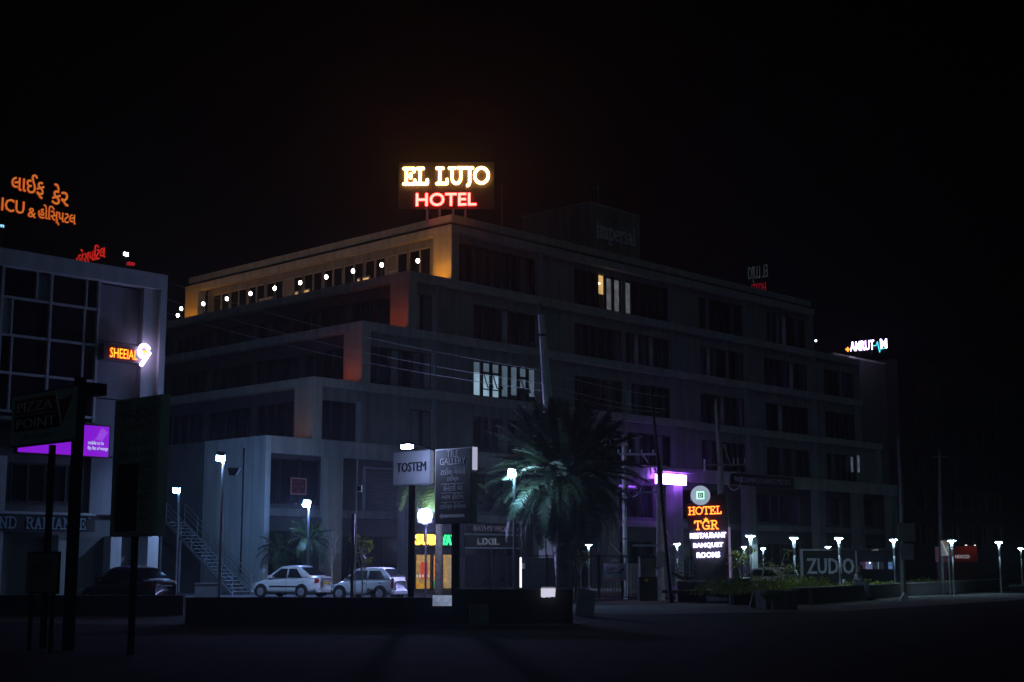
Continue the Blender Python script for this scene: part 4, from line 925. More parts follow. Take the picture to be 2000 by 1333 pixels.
    bb_ = MB().prism([(-W/2*.86,.26),(W/2*.86,.26),(W/2*.90,.34),(W/2*.86,.44),(-W/2*.86,.44),(-W/2*.90,.34)], (L-.10,0,0), (0,1,0), (0,0,1), .17).build('rear_bumper', m, t); bb_.modifiers.new('round','BEVEL').width = .03; MB().box(-.02, .1, -W/2*.72, W/2*.72, .24, .44).build('front_bumper', M_BLACK if not trim else m, t)
    if rear == 'sedan': MB().box(L+.02, L+.06, -.33, .33, top(L)-.20, top(L)-.165).build('boot_trim', M_PALEALU, t)
    return t
def place(px, Y, ang, L):                               # ang: how far the car turns away from the picture plane; x local runs nose -> tail
    d = Vector((math.cos(ang), -math.sin(ang), 0)); c = Vector((gx(px, Y, .8), Y, 0))
    return c - d * (L/2), -ang
SED = dict(prof=[(0,.62),(.25,.74),(1.05,.92),(3.35,1.0),(3.95,1.02),(4.0,.98)], roof=[(.92,.90),(1.72,1.50),(2.78,1.53),(3.62,1.0)], L=4.0, W=1.70, wheels=(.72,3.15), belt=.93)
loc_, rz = place(571, 71.6, R(27), 4.0)
car('sedan_car', 'white parked sedan with a yellow licence plate and dark side moulding', loc_, rz, paint('white_car_paint', (0.72,0.73,0.75)), plate=mat('yellow_plate', (0.72,0.46,0.02), .5, noise=.1), **SED)
HAT = dict(prof=[(0,.60),(.22,.72),(.85,.90),(3.0,.98),(3.36,.96),(3.40,.90)], roof=[(.72,.88),(1.38,1.42),(2.78,1.46),(3.36,.95)], L=3.4, W=1.50, wheels=(.60,2.78), belt=.92)
loc_, rz = place(720, 66.5, R(27), 3.4)
car('hatchback_car', 'white parked hatchback with black door handles between the two slim posts', loc_, rz, paint('white_hatch_paint', (0.70,0.71,0.74)), trim=False, rear='hatch', **HAT)
loc_, rz = place(251, 56, R(33), 4.0)
car('dark_sedan_car', 'dark purple-black sedan with dew drops parked behind the low wall on the left', loc_, rz, paint('dark_car_paint', (0.045,0.035,0.055)), **SED)
loc_, rz = place(1496, 86, R(44), 4.0)
SUV = dict(prof=[(0,.62),(.25,.76),(1.0,.90),(3.5,.96),(3.93,.94),(4.0,.90)], roof=[(.85,.88),(1.60,1.40),(3.0,1.42),(3.90,.95)], L=4.0, W=1.70, wheels=(.75,3.2), belt=.90)
car('crossover_car', 'white car with a dark tailgate parked behind the hedge on the right', loc_, rz, paint('white_far_paint', (0.70,0.72,0.74)), rear='hatch', **SUV)

# ---------------------------------------------------------------- palms and other plants
def frond_mesh(L, droop, nl, lw, ll, seed, m, stem=M_LEAF):
    rr = random.Random(seed); mb = MB(); pts = []
    for i in range(13):
        s = i/12; pts.append(Vector((L*(s - .18*droop*s*s*s), 0, L*(.30*s - .62*droop*s*s))))
    mb.cur = 1; mb.tube(pts, [.035*(1-.85*i/12)+.004 for i in range(13)], 4); mb.cur = 0
    for i in range(nl):
        s = .14 + .86*i/nl; k = min(11, int(s*12)); f = s*12-k; p = pts[k].lerp(pts[k+1], f); t = (pts[k+1]-pts[k]).normalized()
        ln = ll*math.sin(math.pi*min(1, .16+.80*s))**.7*rr.uniform(.8,1.15)
        for sd_ in (-1, 1):
            up = Vector((0,0,1)); sidev = Vector((0,sd_,0))
            d = (t*rr.uniform(.45,.75) + sidev*rr.uniform(.65,.95) + up*rr.uniform(-.05,.40)).normalized()
            e = p + d*ln; e.z -= ln*rr.uniform(.08,.34); mid = p + d*ln*.5; q = t*lw
            mb.add([p-q*.5, p+q*.5, mid+q*.55, e, mid-q*.55], [(0,1,2,3,4)])
    return mb.mesh('frond', [m, stem])
def palm(name, label, loc, h, r0, r1, L, n, seed, m=None, lw=.035, ll=.42, nl=44, droops=(.2,1.5), lean=0, bulge=0, low=118, stem_same=False):
    m = m or M_LEAF; t = thing(name, label, 'palm tree', loc); rr = random.Random(seed)
    mb = MB(); N = 18; pts = []; rs = []
    for i in range(N*2+1):
        s = i/(N*2); pts.append((lean*s*s, 0, h*s)); rs.append((r0+(r1-r0)*s + bulge*math.sin(math.pi*min(1,s*1.1))) * (1.0 if i % 2 else 1.10))
    mb.tube(pts, rs, 12); mb.build('trunk', M_BARK, t)
    variants = [frond_mesh(L, droops[0] + (droops[1]-droops[0])*i/5, nl, lw, ll, seed*10+i, m, m if stem_same else M_LEAF) for i in range(6)]
    for i in range(n):
        f = i/n; el = 78 - low*f**.85 + rr.uniform(-7,7)
        o = link('frond', variants[min(5, int(f*6))], t); o.location = (lean, 0, h + .12)
        o.rotation_euler = (rr.uniform(-.25,.25), -R(el - 14), i*2.39996 + rr.uniform(-.2,.2)); s = rr.uniform(.82,1.06)*(.8+.35*math.sin(math.pi*min(1,.25+f*.75))); o.scale = (s,s,s)
    bt = MB()
    for i in range(26):
        a = i*2.4; z = h - .05 - .028*i; bt.prism([(-.05,0),(.05,0),(.03,.22),(-.03,.22)], (lean+math.cos(a)*r1*1.02, math.sin(a)*r1*1.02, z), (-math.sin(a),math.cos(a),0), (math.cos(a)*.45,math.sin(a)*.45,.9), .03)
    stuff(bt.build('leaf_bases', M_BARK, t)); return t
palm('date_palm', 'large dark date palm with a dense drooping crown in the middle of the picture', (gx(1099,60,4), 60, 0), 4.95, .31, .24, 3.65, 165, 4, ll=.52, nl=84, lw=.03, droops=(.15,1.35), low=116, m=mat('dark_palm_leaf', (0.030,0.050,0.026), 0.6, noise=0.4, scale=5), stem_same=True)
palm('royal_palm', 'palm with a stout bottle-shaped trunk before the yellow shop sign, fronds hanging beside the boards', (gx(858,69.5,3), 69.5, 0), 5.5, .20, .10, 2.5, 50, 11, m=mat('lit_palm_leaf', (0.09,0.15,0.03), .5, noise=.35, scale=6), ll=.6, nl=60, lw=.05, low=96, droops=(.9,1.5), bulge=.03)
palm('young_palm', 'young green palm lit by a lamp behind the white sedan', (gx(604,77,2), 77, 0), 2.75, .10, .08, 1.55, 34, 21, ll=.36, nl=30, lw=.03, droops=(.4,1.7))
palm('shaded_palm', 'dim young palm left of the lit one beside the white end wall', (gx(548,78,2), 78, 0), 2.2, .10, .08, 1.5, 26, 31, ll=.34, nl=28, lw=.03, droops=(.5,1.6))
def bush_tree(name, label, cat, loc, h, spread, nleaf, seed, m, leaf=.09, flat=.5, stem_m=None, up=True, branches=9):
    t = thing(name, label, cat, loc); rr = random.Random(seed); tr = MB(); lf = MB()
    tr.tube([(0,0,0),(.03,.02,h*.25),(-.02,.0,h*.5)], [.045,.035,.03], 6)
    for b in range(branches):
        a = b*2.4 + rr.uniform(-.3,.3); z0 = h*rr.uniform(.3,.55); l = spread*rr.uniform(.6,1.1); e = Vector((math.cos(a)*l, math.sin(a)*l, z0 + (h*rr.uniform(.25,.5) if up else h*rr.uniform(.0,.3))))
        s = Vector((0,0,z0)); mid = s.lerp(e,.5) + Vector((0,0,.1*h)); tr.tube([s,mid,e], [.02,.013,.006], 5)
        for k in range(nleaf//branches):
            p = mid.lerp(e, rr.uniform(-.1,1.1)) + Vector((rr.gauss(0,.16*spread), rr.gauss(0,.16*spread), rr.gauss(0,.08*h*flat)))
            d = Vector((rr.uniform(-1,1), rr.uniform(-1,1), rr.uniform(-.5,.4))).normalized(); sdv = d.cross(Vector((rr.uniform(-.4,.4),rr.uniform(-.4,.4),1))).normalized(); ll = leaf*rr.uniform(.6,1.3)
            lf.add([p, p+d*ll*.5+sdv*ll*.26, p+d*ll, p+d*ll*.5-sdv*ll*.26], [(0,1,2,3)])
    tr.build('trunk', stem_m or M_TWIG, t); o = lf.build('foliage', m, t); stuff(o); return t
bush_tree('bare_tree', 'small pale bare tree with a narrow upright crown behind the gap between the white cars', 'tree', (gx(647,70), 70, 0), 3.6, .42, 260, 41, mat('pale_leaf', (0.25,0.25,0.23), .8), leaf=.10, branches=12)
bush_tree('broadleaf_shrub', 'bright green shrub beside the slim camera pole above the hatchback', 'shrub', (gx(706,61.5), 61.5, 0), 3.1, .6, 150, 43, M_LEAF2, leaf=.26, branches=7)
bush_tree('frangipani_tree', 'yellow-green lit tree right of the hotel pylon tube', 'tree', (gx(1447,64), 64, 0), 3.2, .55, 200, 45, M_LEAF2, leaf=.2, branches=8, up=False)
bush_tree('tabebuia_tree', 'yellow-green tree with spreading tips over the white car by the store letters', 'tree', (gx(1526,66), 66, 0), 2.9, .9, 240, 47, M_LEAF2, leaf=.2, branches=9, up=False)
bush_tree('gate_tree', 'small green-leaved tree under a far post lamp behind the gate', 'tree', (gx(1134,88), 88, 0), 2.6, .8, 160, 49, M_LEAF2, leaf=.22, branches=8)
def hedge(name, label, p0, p1, z0, h, wd, n, seed, m, leaf=.13):
    rr = random.Random(seed); mb = MB(); p0, p1 = Vector(p0), Vector(p1); nv = (p1-p0).normalized().cross(Vector((0,0,1)))
    for i in range(n):
        s = rr.random(); hh = h*(.55 + .45*math.sin(s*23 + seed)*math.sin(s*7.3)) 
        p = p0.lerp(p1, s) + nv*rr.uniform(-wd,wd) + Vector((0,0,z0 + max(.05,hh)*rr.random()**.7))
        d = Vector((rr.uniform(-.7,.7), rr.uniform(-.7,.7), rr.uniform(.1,1))).normalized(); sdv = d.cross(Vector((rr.random(),rr.random(),.2))).normalized(); l = leaf*rr.uniform(.6,1.5)
        mb.add([p, p+d*l*.5+sdv*l*.2, p+d*l, p+d*l*.5-sdv*l*.2], [(0,1,2,3)])
    o = mb.build(name, m); o['label'] = label; o['kind'] = 'stuff'; return o
# planter: raised bed along the right with a wall and hedge plants
A = Vector((gx(1562,58.5), 58.5, 0)); B = Vector((gx(1720,69.5), 69.5, 0)); D = (B-A).normalized(); E_ = Vector((-D.y, D.x, 0))
pw = thing('planter_wall', 'low planter wall along the right pavement with hedge plants behind it', 'wall', A, math.atan2(D.y, D.x))
ln = (B-A).length + 34
MB().box(0, ln, 0, .3, 0, .60).build('wall', mat('planter_plaster', (0.085,0.085,0.085), .9, noise=.25, stain=.3), pw)
cm = MB().box(.005, 1.79, -.04, .36, .603, .66).mesh('coping_stone', M_CONC)
for i in range(int(ln/1.8)): link('coping_stone', cm, pw).location = (i*1.8, 0, 0)
MB().box(0, ln, .31, 6, .40, .52).build('soil', mat('soil', (0.04,0.03,0.02), .95, noise=.4, scale=6), pw)
MB().box(1.05,1.55,-.06,-.003,.0,.655, Matrix.Shear('XZ' if False else 'XY', 4, (0,0)) if False else None).build('pale_panel', M_CONC, pw)
hedge('hedge', 'mixed green hedge plants in the raised bed in front of the white car', A + E_*1.2 - D*7 + Vector((0,0,0)), A + E_*1.3 + D*6, .42, .75, .8, 2600, 5, M_LEAF2)
hedge('flower_bed', 'sparse yellowish low plants along the top of the planter wall', A + E_*.9 + D*6, A + E_*.9 + D*32, .5, .38, .5, 700, 8, M_LEAF2, .12)
P0 = Vector((gx(1497,52), 52, 0))
pb = thing('planter_block', 'dull purple-grey square planter at the corner of the right pavement', 'planter', P0, R(6))
mb = MB(); mb.box(0,1.16,0,.12,0,.66); mb.box(0,1.16,1.3,1.42,0,.66); mb.box(0,.12,.12,1.3,0,.66); mb.box(1.04,1.16,.12,1.3,0,.66); mb.build('wall', mat('mauve_plaster', (0.14,0.12,0.14), .85, noise=.2, stain=.3), pb)
MB().box(.12,1.04,.12,1.3,.3,.56).build('soil', MATS['soil'], pb)
lb2 = thing('leaning_slabs', 'two rough pale stone slabs heaped beside the hotel pylon base', 'stones', (gx(1474,54), 54, 0))
for i, (x, l) in enumerate(((-.05,.3),(.18,-.25))):
    me = rough_block(.34,.12,.62-.15*i, 60+i, .03); me.materials.append(M_STONE); o = link('stone', me, lb2); o.location = (x, .1*i, 0); o.rotation_euler = (.1, l, .4*i)
rk = rough_block(.75,.6,1.05, 77, .07); rk.materials.append(M_BLACK); o = link('black_rubbish_bag', rk); o.location = (gx(1444,58), 58, 0); tag(o, 'large black rounded heap beside the base of the hotel pylon', 'bag')
bush_tree('dark_shrub', 'dark low shrub on the ground left of the purple-grey planter', 'shrub', (gx(1508,51.2), 51.2, 0), .7, .35, 260, 81, M_LEAF, leaf=.16, branches=10)
bush_tree('wall_shrub', 'small dark shrub on the low wall in front of the hatchback', 'shrub', (gx(725,39.7), 39.68, .71), .22, .14, 110, 83, M_LEAF, leaf=.07, branches=8)
lt = MB()
for k, (dx, dz, h) in enumerate(((0,.0,.0),)): lt.prism([(-.20,0),(.18,0),(.22,.08),(.1,.22),(.02,.38),(-.05,.24),(-.14,.12)], (0,0,0), (1,0,0), (0,0,1), .22)
o = lt.build('litter_bag', mat('white_plastic', (0.6,0.6,0.58), .5)); o.location = (gx(1764,65), 65, 0); tag(o, 'crumpled white plastic bag on the pavement by the right pole', 'bag')
# ---------------------------------------------------------------- hotel pylon
PY = 65; tz_ = lambda py: sz(py, PY); pmm = (at(1440,1060,PY).x - at(1340,1060,PY).x)/100
py_ = thing('hotel_pylon', 'dark tapering pylon sign with orange hotel name and round white disc on top', 'sign', (gx(1390,PY,2), PY, 0), R(-14))
xx = lambda px: (px-1390)*pmm
M_PYL = mat('plum_cladding', (0.055,0.045,0.055), .45, noise=.15, scale=1)
MB().prism([(xx(1374),tz_(1166)),(xx(1430),tz_(1166)),(xx(1421),tz_(962)),(xx(1340),tz_(985)),(xx(1352),tz_(1090))], (0,0,0), (1,0,0), (0,0,1), -.42).build('body', M_PYL, py_)
MB().prism([(xx(1372),.0),(xx(1430),.0),(xx(1434),tz_(1165.5)),(xx(1372),tz_(1165.5))], (0,-.14,0), (1,0,0), (0,0,1), -.7).build('plinth', M_WHITE, py_)
dmb = MB(); cz = tz_(968); dmb.lathe([(.02,0),(.44,0),(.44,.10),(.02,.101)], n=28); Mx = Matrix.Translation((xx(1371),-.06,cz)) @ Matrix.Rotation(R(90),4,'X'); dmb.v = [tuple(Mx @ Vector(p)) for p in dmb.v]
disc = dmb.build('disc', emit('disc_glow', (0.50,0.60,.78), .60, .1, 2), py_)
GR1 = emit('emblem_green', (0.02,0.55,0.38), .55); GR2 = emit('emblem_pale', (0.55,1.0,.85), 1.3)
MB().box(xx(1363),xx(1381),-.22,-.163,cz-.20,cz+.20).build('emblem_frame', GR1, disc); MB().box(xx(1363.5),xx(1379.5),-.235,-.222,cz-.185,cz+.185).build('emblem_frame', GR2, disc)
MB().box(xx(1367),xx(1377),-.25,-.237,cz-.11,cz+.11).build('emblem_square', emit('emblem_dark', (0.01,0.12,.08), .4), disc)
lettering('D', (xx(1372),-.252,cz-.07), (1,0,0), (0,0,1), .14, .13, [GR2], disc, .015, .01)
TGF = emit('tgr_face', (1.0,0.30,0.025), 2.7); TGS = emit('tgr_side', (1.0,0.015,0.05), 2.2)
mb = MB()
stroke_letters('HOTEL', (xx(1379),-.03,tz_(1004.5)), (1,0,.03), (0,0,1), tz_(990.5)-tz_(1004.5), 64*pmm, [TGF, TGS], py_, .08, wt=.15, gap=.12)
stroke_letters('TGR', (xx(1381.5),-.03,tz_(1034)), (1,0,.03), (0,0,1), tz_(1018)-tz_(1034), 46*pmm, [TGF, TGS], py_, .08, wt=.15, gap=.16)
MB().prism([(-.05,0),(.05,0),(.11,.09),(.03,.07),(0,.15),(-.03,.07),(-.11,.09)], (xx(1380.5),-.03,tz_(1017.5)), (1,0,0), (0,0,1), .08).build('crown_mark', TGF, py_)
WHL = emit('white_letters', (0.62,0.58,1.0), 6.0)
for s, py, wd in (('RESTAURANT',1051.5,70), ('BANQUET',1071,58), ('ROOMS',1089.5,45)):
    lettering(s, (xx(1384),-.03,tz_(py)), (1,0,.03), (0,0,1), 10.5*pmm, wd*pmm, [WHL], py_, .06, .022)
tb = thing('tube_light', 'thin dim violet tube light standing upright beside the pylon edge', 'light', (gx(1427.5,64.6), 64.6, 0))
MB().tube([(0,0,tz_(1142)),(0,0,tz_(1030))], .05, 8).build('tube', emit('dim_violet', (.42,.28,.55), .32), tb); MB().tube([(.0,0,0),(0,0,tz_(1142)-.002)], .03, 8).build('post', M_BLACK, tb)
tb2 = thing('white_post', 'glowing white upright tube at the left end of the gate', 'light', (gx(1017,63), 63, 0))
z0, z1 = sz(1148,63), sz(1089,63); MB().box(-.045,.045,-.03,.03,max(.1,z0),z1).build('tube', emit('tube_white', (.86,.84,1), 1.5), tb2); MB().box(-.06,.06,.035,.10,0,z1-.1).build('post', M_BLACK, tb2); MB().box(.05,.2,.03,.09,z1-.5,z1-.25).build('lock_box', M_WHITE, tb2)
# ---------------------------------------------------------------- gate and fence, banner
FY = 66.3
def fence(px0, px1, label, name='metal_fence', panels=3, top=2.02, bar=.13):
    x0, x1 = gx(px0, FY), gx(px1, FY); W_ = x1 - x0
    t = thing(name, label, 'fence', (x0, FY, 0))
    for i in range(panels + 1): MB().box(W_*i/panels-.035, W_*i/panels+.035, -.035, .035, 0, top+.06).build('post', M_FRAME, t)
    pw_ = W_/panels - .08; mb = MB()
    for z in (.12, top-.03): mb.box(0, pw_, -.02, .02, z-.025, z+.025)
    mb.box(0,.03,-.02,.02,.15,top-.06); mb.box(pw_-.03,pw_,-.02,.02,.15,top-.06); fm_ = mb.mesh('panel_frame', M_FRAME)
    b = MB(); n = int(pw_/bar)
    for k in range(1, n): b.box(pw_*k/n-.009, pw_*k/n+.009, -.009, .009, .146, top-.056)
    bm_ = b.mesh('bars', M_FRAME)
    for i in range(panels):
        f = link('panel_frame', fm_, t); f.location = (W_*i/panels+.04, 0, 0); s = link('bars', bm_, f); stuff(s)
    return t
fence(884, 1012, 'black metal fence in front of the dark store doors left of the white post', panels=3)
fence(1020, 1118, 'black metal fence section with a green mesh sheet left of the palm trunk', panels=2)
fence(1124, 1262, 'black metal gate with a printed banner on it right of the palm trunk', 'metal_gate', panels=3)
o = MB().box(0, gx(1088,FY)-gx(1023,FY), 0, .02, .1, 1.9).build('mesh_sheet', mat('green_sheet', (0.10,0.16,0.15), .9, noise=.2)); o.location = (gx(1023,FY), FY+.06, 0); tag(o, 'dark green sheet tied behind the fence left of the palm', 'sheet')
bn = thing('banner', 'crinkled pink and violet printed banner tied to the gate', 'banner', (gx(1201.5,FY), FY-.08, 0))
bw_, bz0, bz1 = .52, sz(1134,FY), sz(1100,FY); rr = random.Random(9)
mb = MB(); N = 10
for j in range(7):
    for i in range(N+1):
        x = -bw_ + 2*bw_*i/N; z = bz0 + (bz1-bz0)*j/6 - (.05*math.sin(math.pi*i/N) if j == 6 else 0); mb.v.append((x, rr.uniform(-.035,.0) if 0 < i < N else 0, z))
for j in range(6):
    for i in range(N): mb.f.append((j*(N+1)+i, j*(N+1)+i+1, (j+1)*(N+1)+i+1, (j+1)*(N+1)+i)); mb.mi.append(1 if j == 0 else (2 if j < 3 else 0))
mb.build('cloth', [mat('banner_lilac', (0.62,0.55,0.72), .35, noise=.25, scale=3), mat('banner_red', (0.5,0.22,0.25), .35), mat('banner_green', (0.30,0.45,0.45), .35, noise=.3, scale=3)], bn)
lettering('WELCOME', (-.2,-.045,bz0+.50), (1,0,0), (0,0,1), .09, .44, [mat('banner_print', (0.28,0.1,0.25), .6)], bn, split=False, name='lettering') if False else None
mb = MB()
for z, x0_, x1_ in ((.56,-.4,.02),(.47,-.42,.0),(.36,-.46,.06)):
    x = x0_
    while x < x1_: d = rr.uniform(.04,.1); mb.box(x, x+d, -.052, -.046, bz0+z-.03, bz0+z+.02); x += d+.03
stuff(mb.build('print_lines', mat('banner_print', (0.25,0.08,0.2), .6), bn)); 
mb = MB(); mb.add([(.14,-.05,bz0+.28),(.22,-.05,bz0+.42),(.36,-.05,bz0+.62),(.44,-.05,bz0+.40),(.33,-.05,bz0+.44),(.24,-.05,bz0+.30)], [(0,1,4,5),(1,2,4),(2,3,4)]); mb.build('dark_motif', mat('banner_dark', (0.06,0.06,0.1), .5), bn)
MB().box(-.16,.16,-.03,.0,bz1+.04,bz1+.18).build('tag_plate', mat('pale_blue_plate', (0.4,0.5,0.6), .5), bn)
for i, px in enumerate((1059, 1074, 1089)):
    t = thing('entrance_column', ('leftmost', 'middle one', 'rightmost')[i] + ' of three pale slim columns behind the palm trunk and fence', 'column', (gx(px, 73), 73, 0), 0, 'pale columns behind the fence')
    MB().box(-.15,.15,-.15,.15,0,4.2).build('shaft', M_WHITE, t); MB().box(-.2,.2,-.2,.2,4.202,4.4).build('capital', M_WHITE, t)
# ---------------------------------------------------------------- transformer box
tf = thing('transformer_box', 'grey-brown transformer cabinet on a black base with a yellow label', 'cabinet', (gx(1266,64), 64, 0), R(4))
MB().box(-.33,.33,0,.5,sz(1127,64),sz(1090,64)).build('cabinet', mat('brown_cabinet', (0.17,0.16,0.15), .7, noise=.25, stain=.4), tf); MB().box(-.40,.42,-.06,.56,0,sz(1127,64)-.003).build('base', M_BLACK, tf)
MB().box(-.16,.0,-.075,-.062,sz(1136,64),sz(1131,64)).build('label_plate', mat('yellow_label', (0.5,0.38,0.02), .5), tf); MB().box(-.35,.35,-.03,.53,sz(1090,64)+.003,sz(1087,64)).build('lid', M_BLACK, tf)
MB().box(-.005,.005,-.006,-.002,sz(1125,64),sz(1092,64)).build('door_gap', M_BLACK, tf)
# ---------------------------------------------------------------- stair behind the pylon, planter in front of it
s2 = thing('entrance_stair', 'short stair with pale parallel rails behind the hotel pylon', 'stairs', (gx(1303,83), 83, 0))
for i in range(9): MB().box(.33*i-.1,.33*i+.26,-.0,1.8,1.72-.19*i-.05,1.72-.19*i).build('tread', M_CONC, s2)
mb = MB(); mb.prism([(-.4,1.70),(2.9,0),(2.5,0),(-.4,1.45)], (0,1.85,0), (1,0,0), (0,0,1), -.1); mb.build('stringer', M_CONC, s2)
for k in range(6): MB().tube([(-.1,-.05,2.75-.17*k),(2.6,-.05,1.05-.13*k)], .022 if k else .035, 6).build('rail', M_STEEL, s2)
for x in (0, 1.3, 2.6): MB().tube([(x,-.05,max(0,1.7-.65*x)),(x,-.05,2.68-.63*x)], .025, 6).build('post', M_STEEL, s2)
MB().box(-2.2,.2,0,2.0,0,1.66).build('landing', M_CONC, s2)
p2_ = thing('grey_planter', 'plain grey block planter between the leaning pole and the hotel pylon', 'planter', (gx(1352,62), 62, 0)); MB().box(-.62,.62,0,.7,0,.84).build('wall', mat('grey_mauve_plaster', (0.15,0.145,0.16), .85, noise=.15, stain=.2), p2_); MB().box(-.66,.66,-.04,.74,.843,.89).build('coping', M_CONC, p2_)
# ---------------------------------------------------------------- side staircase of the hotel
ss = thing('steel_staircase', 'open steel staircase with double pipe rails beside the white end wall', 'stairs', L2W(HC, -15.2, -.4), ANG + R(90))      # x runs away from the road
n = 21; run, rise = 6.6, 4.0
tm = MB().box(0,.27,0,1.1,-.04,0).mesh('tread', M_STEEL)
for i in range(n): link('tread', tm, ss).location = (run*i/n, 0, rise*(i+1)/n)
for y in (-.06, 1.12): MB().prism([(-.1,0),(.16,0),(run+.2,rise),(run-.06,rise+.06)], (0,y,0), (1,0,0), (0,0,1), -.05).build('stringer', M_STEEL, ss)
for y in (-.06, 1.16):
    for dz in (.45,.75,1.05): MB().tube([(0,y,dz),(run,y,rise+dz)], .025, 6).build('rail', M_STEEL, ss)
    for i in range(6): MB().tube([(run*i/5,y,rise*i/5-.02),(run*i/5,y,rise*i/5+1.08)], .028, 6).build('post', M_STEEL, ss)
MB().box(run, run+2.4, -.1, 1.2, rise-.06, rise).build('landing', M_STEEL, ss)
for x in (run+.2, run+2.2): MB().box(x-.06,x+.06,.0,.12,0,rise-.062).build('column', M_STEEL, ss)
# downpipe on the white wall, boxes below the stair
dp = thing('wall_downpipe', 'dark downpipe running down the white end wall', 'pipe', L2W(HC, -14.15, 2.0)); MB().tube([(0,0,1.0),(0,0,8.1)], .05, 8).build('pipe', M_BLACK, dp)
for z in (2.2,4.4,6.6): MB().box(-.07,.07,-.07,.07,z,z+.06).build('clamp', M_BLACK, dp)
mb = MB(); mb.box(-.5,.5,0,.6,0,.75); o = mb.build('grey_carton', mat('grey_box', (0.12,0.12,0.14), .8)); o.location = (gx(402,63), 63, 0); tag(o, 'plain grey box on the ground left of the tall floodlight pole', 'box')
MB().box(-.52,.52,-.02,.62,.753,.80).build('lid', M_SHADE, o)
# ---------------------------------------------------------------- utility poles and wires
def upole(name, label, pts, r, m, extra=None):
    b = Vector(pts[0]); t = thing(name, label, 'utility pole', b); mb = MB(); mb.tube([Vector(p)-b for p in pts], r, 8); mb.build('pole', m, t); return t, b
def pp(px, py, Y): return at(px, py, Y)
def base(px, Y): return Vector((gx(px, Y), Y, 0))
Yp = 63
t, b = upole('concrete_pole', 'tall tapering concrete utility pole rising behind the big palm crown', [base(1101,Yp), pp(1073,830,Yp), pp(1057,615,Yp)], [.27,.235,.15], mat('pale_pole_concrete', (0.78,0.78,0.77), .9, noise=.2, scale=3, stain=.3))
MB().tube([pp(1059.5,654,Yp)-b, pp(1059.6,657.5,Yp)-b], .20, 10).build('clamp', M_BLACK, t); 
MB().tube([pp(1056.5,615,Yp)-b, pp(1056,588,Yp)-b], .02, 5).build('spike', M_BLACK, t)
Ym = 67.5
t, b = upole('painted_pole', 'pale painted steel utility pole with two crossarms left of the violet sign', [base(1221.5,Ym), pp(1220,1000,Ym), pp(1218,850,Ym)], [.115,.10,.08], mat('patchy_blue_white_paint', (0.66,0.70,0.74), .5, noise=.5, scale=1.6))
MB().box(-.06,.06,-.06,.06,0,0.001) 
for x0, x1, py in ((1172,1226,869), (1203,1281,888)):
    p = pp(x0,py,Ym)-b; q = pp(x1,py-.5,Ym)-b; MB().box(p.x,q.x,-.16,-.105,p.z-.05,p.z+.05).build('crossarm', M_WHITE, t)
    for i in range(4):
        x = p.x+(q.x-p.x)*(.06+.29*i); MB().lathe([(.02,0),(.05,.03),(.035,.08),(.05,.12),(.02,.18)], (x,-.13,p.z+.052), 8).build('insulator', M_WHITE, t)
MB().tube([pp(1255,889,Ym)-b+Vector((0,-.1,0)), pp(1266,905,Ym)-b+Vector((0,-.1,0))], .03, 6).build('stay', M_STEEL, t)
p = pp(1222,930,Ym)-b
for z in (900,955,1052,1088): MB().tube([pp(1220.4,z,Ym)-b, pp(1220.4,z+2,Ym)-b], .125, 8).build('band', M_BLACK, t)
MB().tube([pp(1193,1062,Ym)-b+Vector((0,-.1,0)), pp(1219,1090,Ym)-b+Vector((0,-.1,0))], .035, 6).build('stay', M_STEEL, t)
Yt = 65.5
t, b = upole('stout_pole', 'stout concrete pole crossing the violet sign, carrying switchgear', [base(1290,Yt), pp(1289,1050,Yt), pp(1289,886,Yt)], [.20,.17,.13], M_CONC)
for x0, x1, py in ((1262,1301,912),(1240,1296,962),(1235,1290,1066)):
    p = pp(x0,py,Yt)-b; q = pp(x1,py,Yt)-b; MB().box(p.x,q.x,-.24,-.18,p.z-.045,p.z+.045).build('crossarm', M_STEEL, t)
for px in (1261,1270,1279): MB().tube([pp(px,916,Yt)-b+Vector((0,-.2,0)), pp(px+1,927,Yt)-b+Vector((0,-.2,0))], [.05,.03], 6).build('fuse_carrier', M_WHITE, t)
MB().tube([pp(1276,915,Yt)-b+Vector((0,-.22,0)), pp(1283,928,Yt)-b+Vector((0,-.22,0))], .03, 6).build('stay', M_STEEL, t)
MB().box(-.38,-.20,-.12,.14,1.45,2.0).build('meter_box', M_BLACK, t); MB().box(-.16,.16,-.30,-.18,1.5,2.2).build('meter_box', mat('grey_meter', (0.2,0.2,0.2), .6), t)
t, b = upole('leaning_pole', 'thin black leaning pole in front of the violet sign', [base(1311,61), pp(1289,930,61), pp(1270,752,61)], [.10,.08,.045], M_BLACK)
for dx, py in ((-22,790),(8,775),(27,790)): pass
Yh = 70
t, b = upole('slotted_pole', 'grey slotted concrete pole rising behind the hotel pylon', [base(1409,Yh), pp(1407,905,Yh)], [.17,.15], M_CONC)
MB().tube([pp(1407,905,Yh)-b, pp(1399,795,Yh)-b, pp(1398,780,Yh)-b], [.15,.09,.03], 8).build('upper_shaft', M_CONC, t)
p = pp(1374,909,Yh)-b; q = pp(1455,910,Yh)-b; MB().box(p.x,q.x,-.24,-.18,p.z-.04,p.z+.04).build('crossarm', mat('rusty_steel', (0.14,0.11,0.10), .8, noise=.3), t)
MB().tube([pp(1375,898,Yh)-b+Vector((0,-.2,0)), pp(1375,922,Yh)-b+Vector((0,-.2,0))], .05, 6).build('insulator', M_WHITE, t)
for px in (1432,1440,1453): MB().tube([pp(px,895,Yh)-b+Vector((0,-.2,0)), pp(px,908,Yh)-b+Vector((0,-.2,0))], .025, 6).build('insulator', M_STEEL, t)
MB().tube([pp(1411,868,Yh)-b+Vector((0,-.16,0)), pp(1427,911,Yh)-b+Vector((0,-.2,0))], .03, 6).build('stay', M_CONC, t)
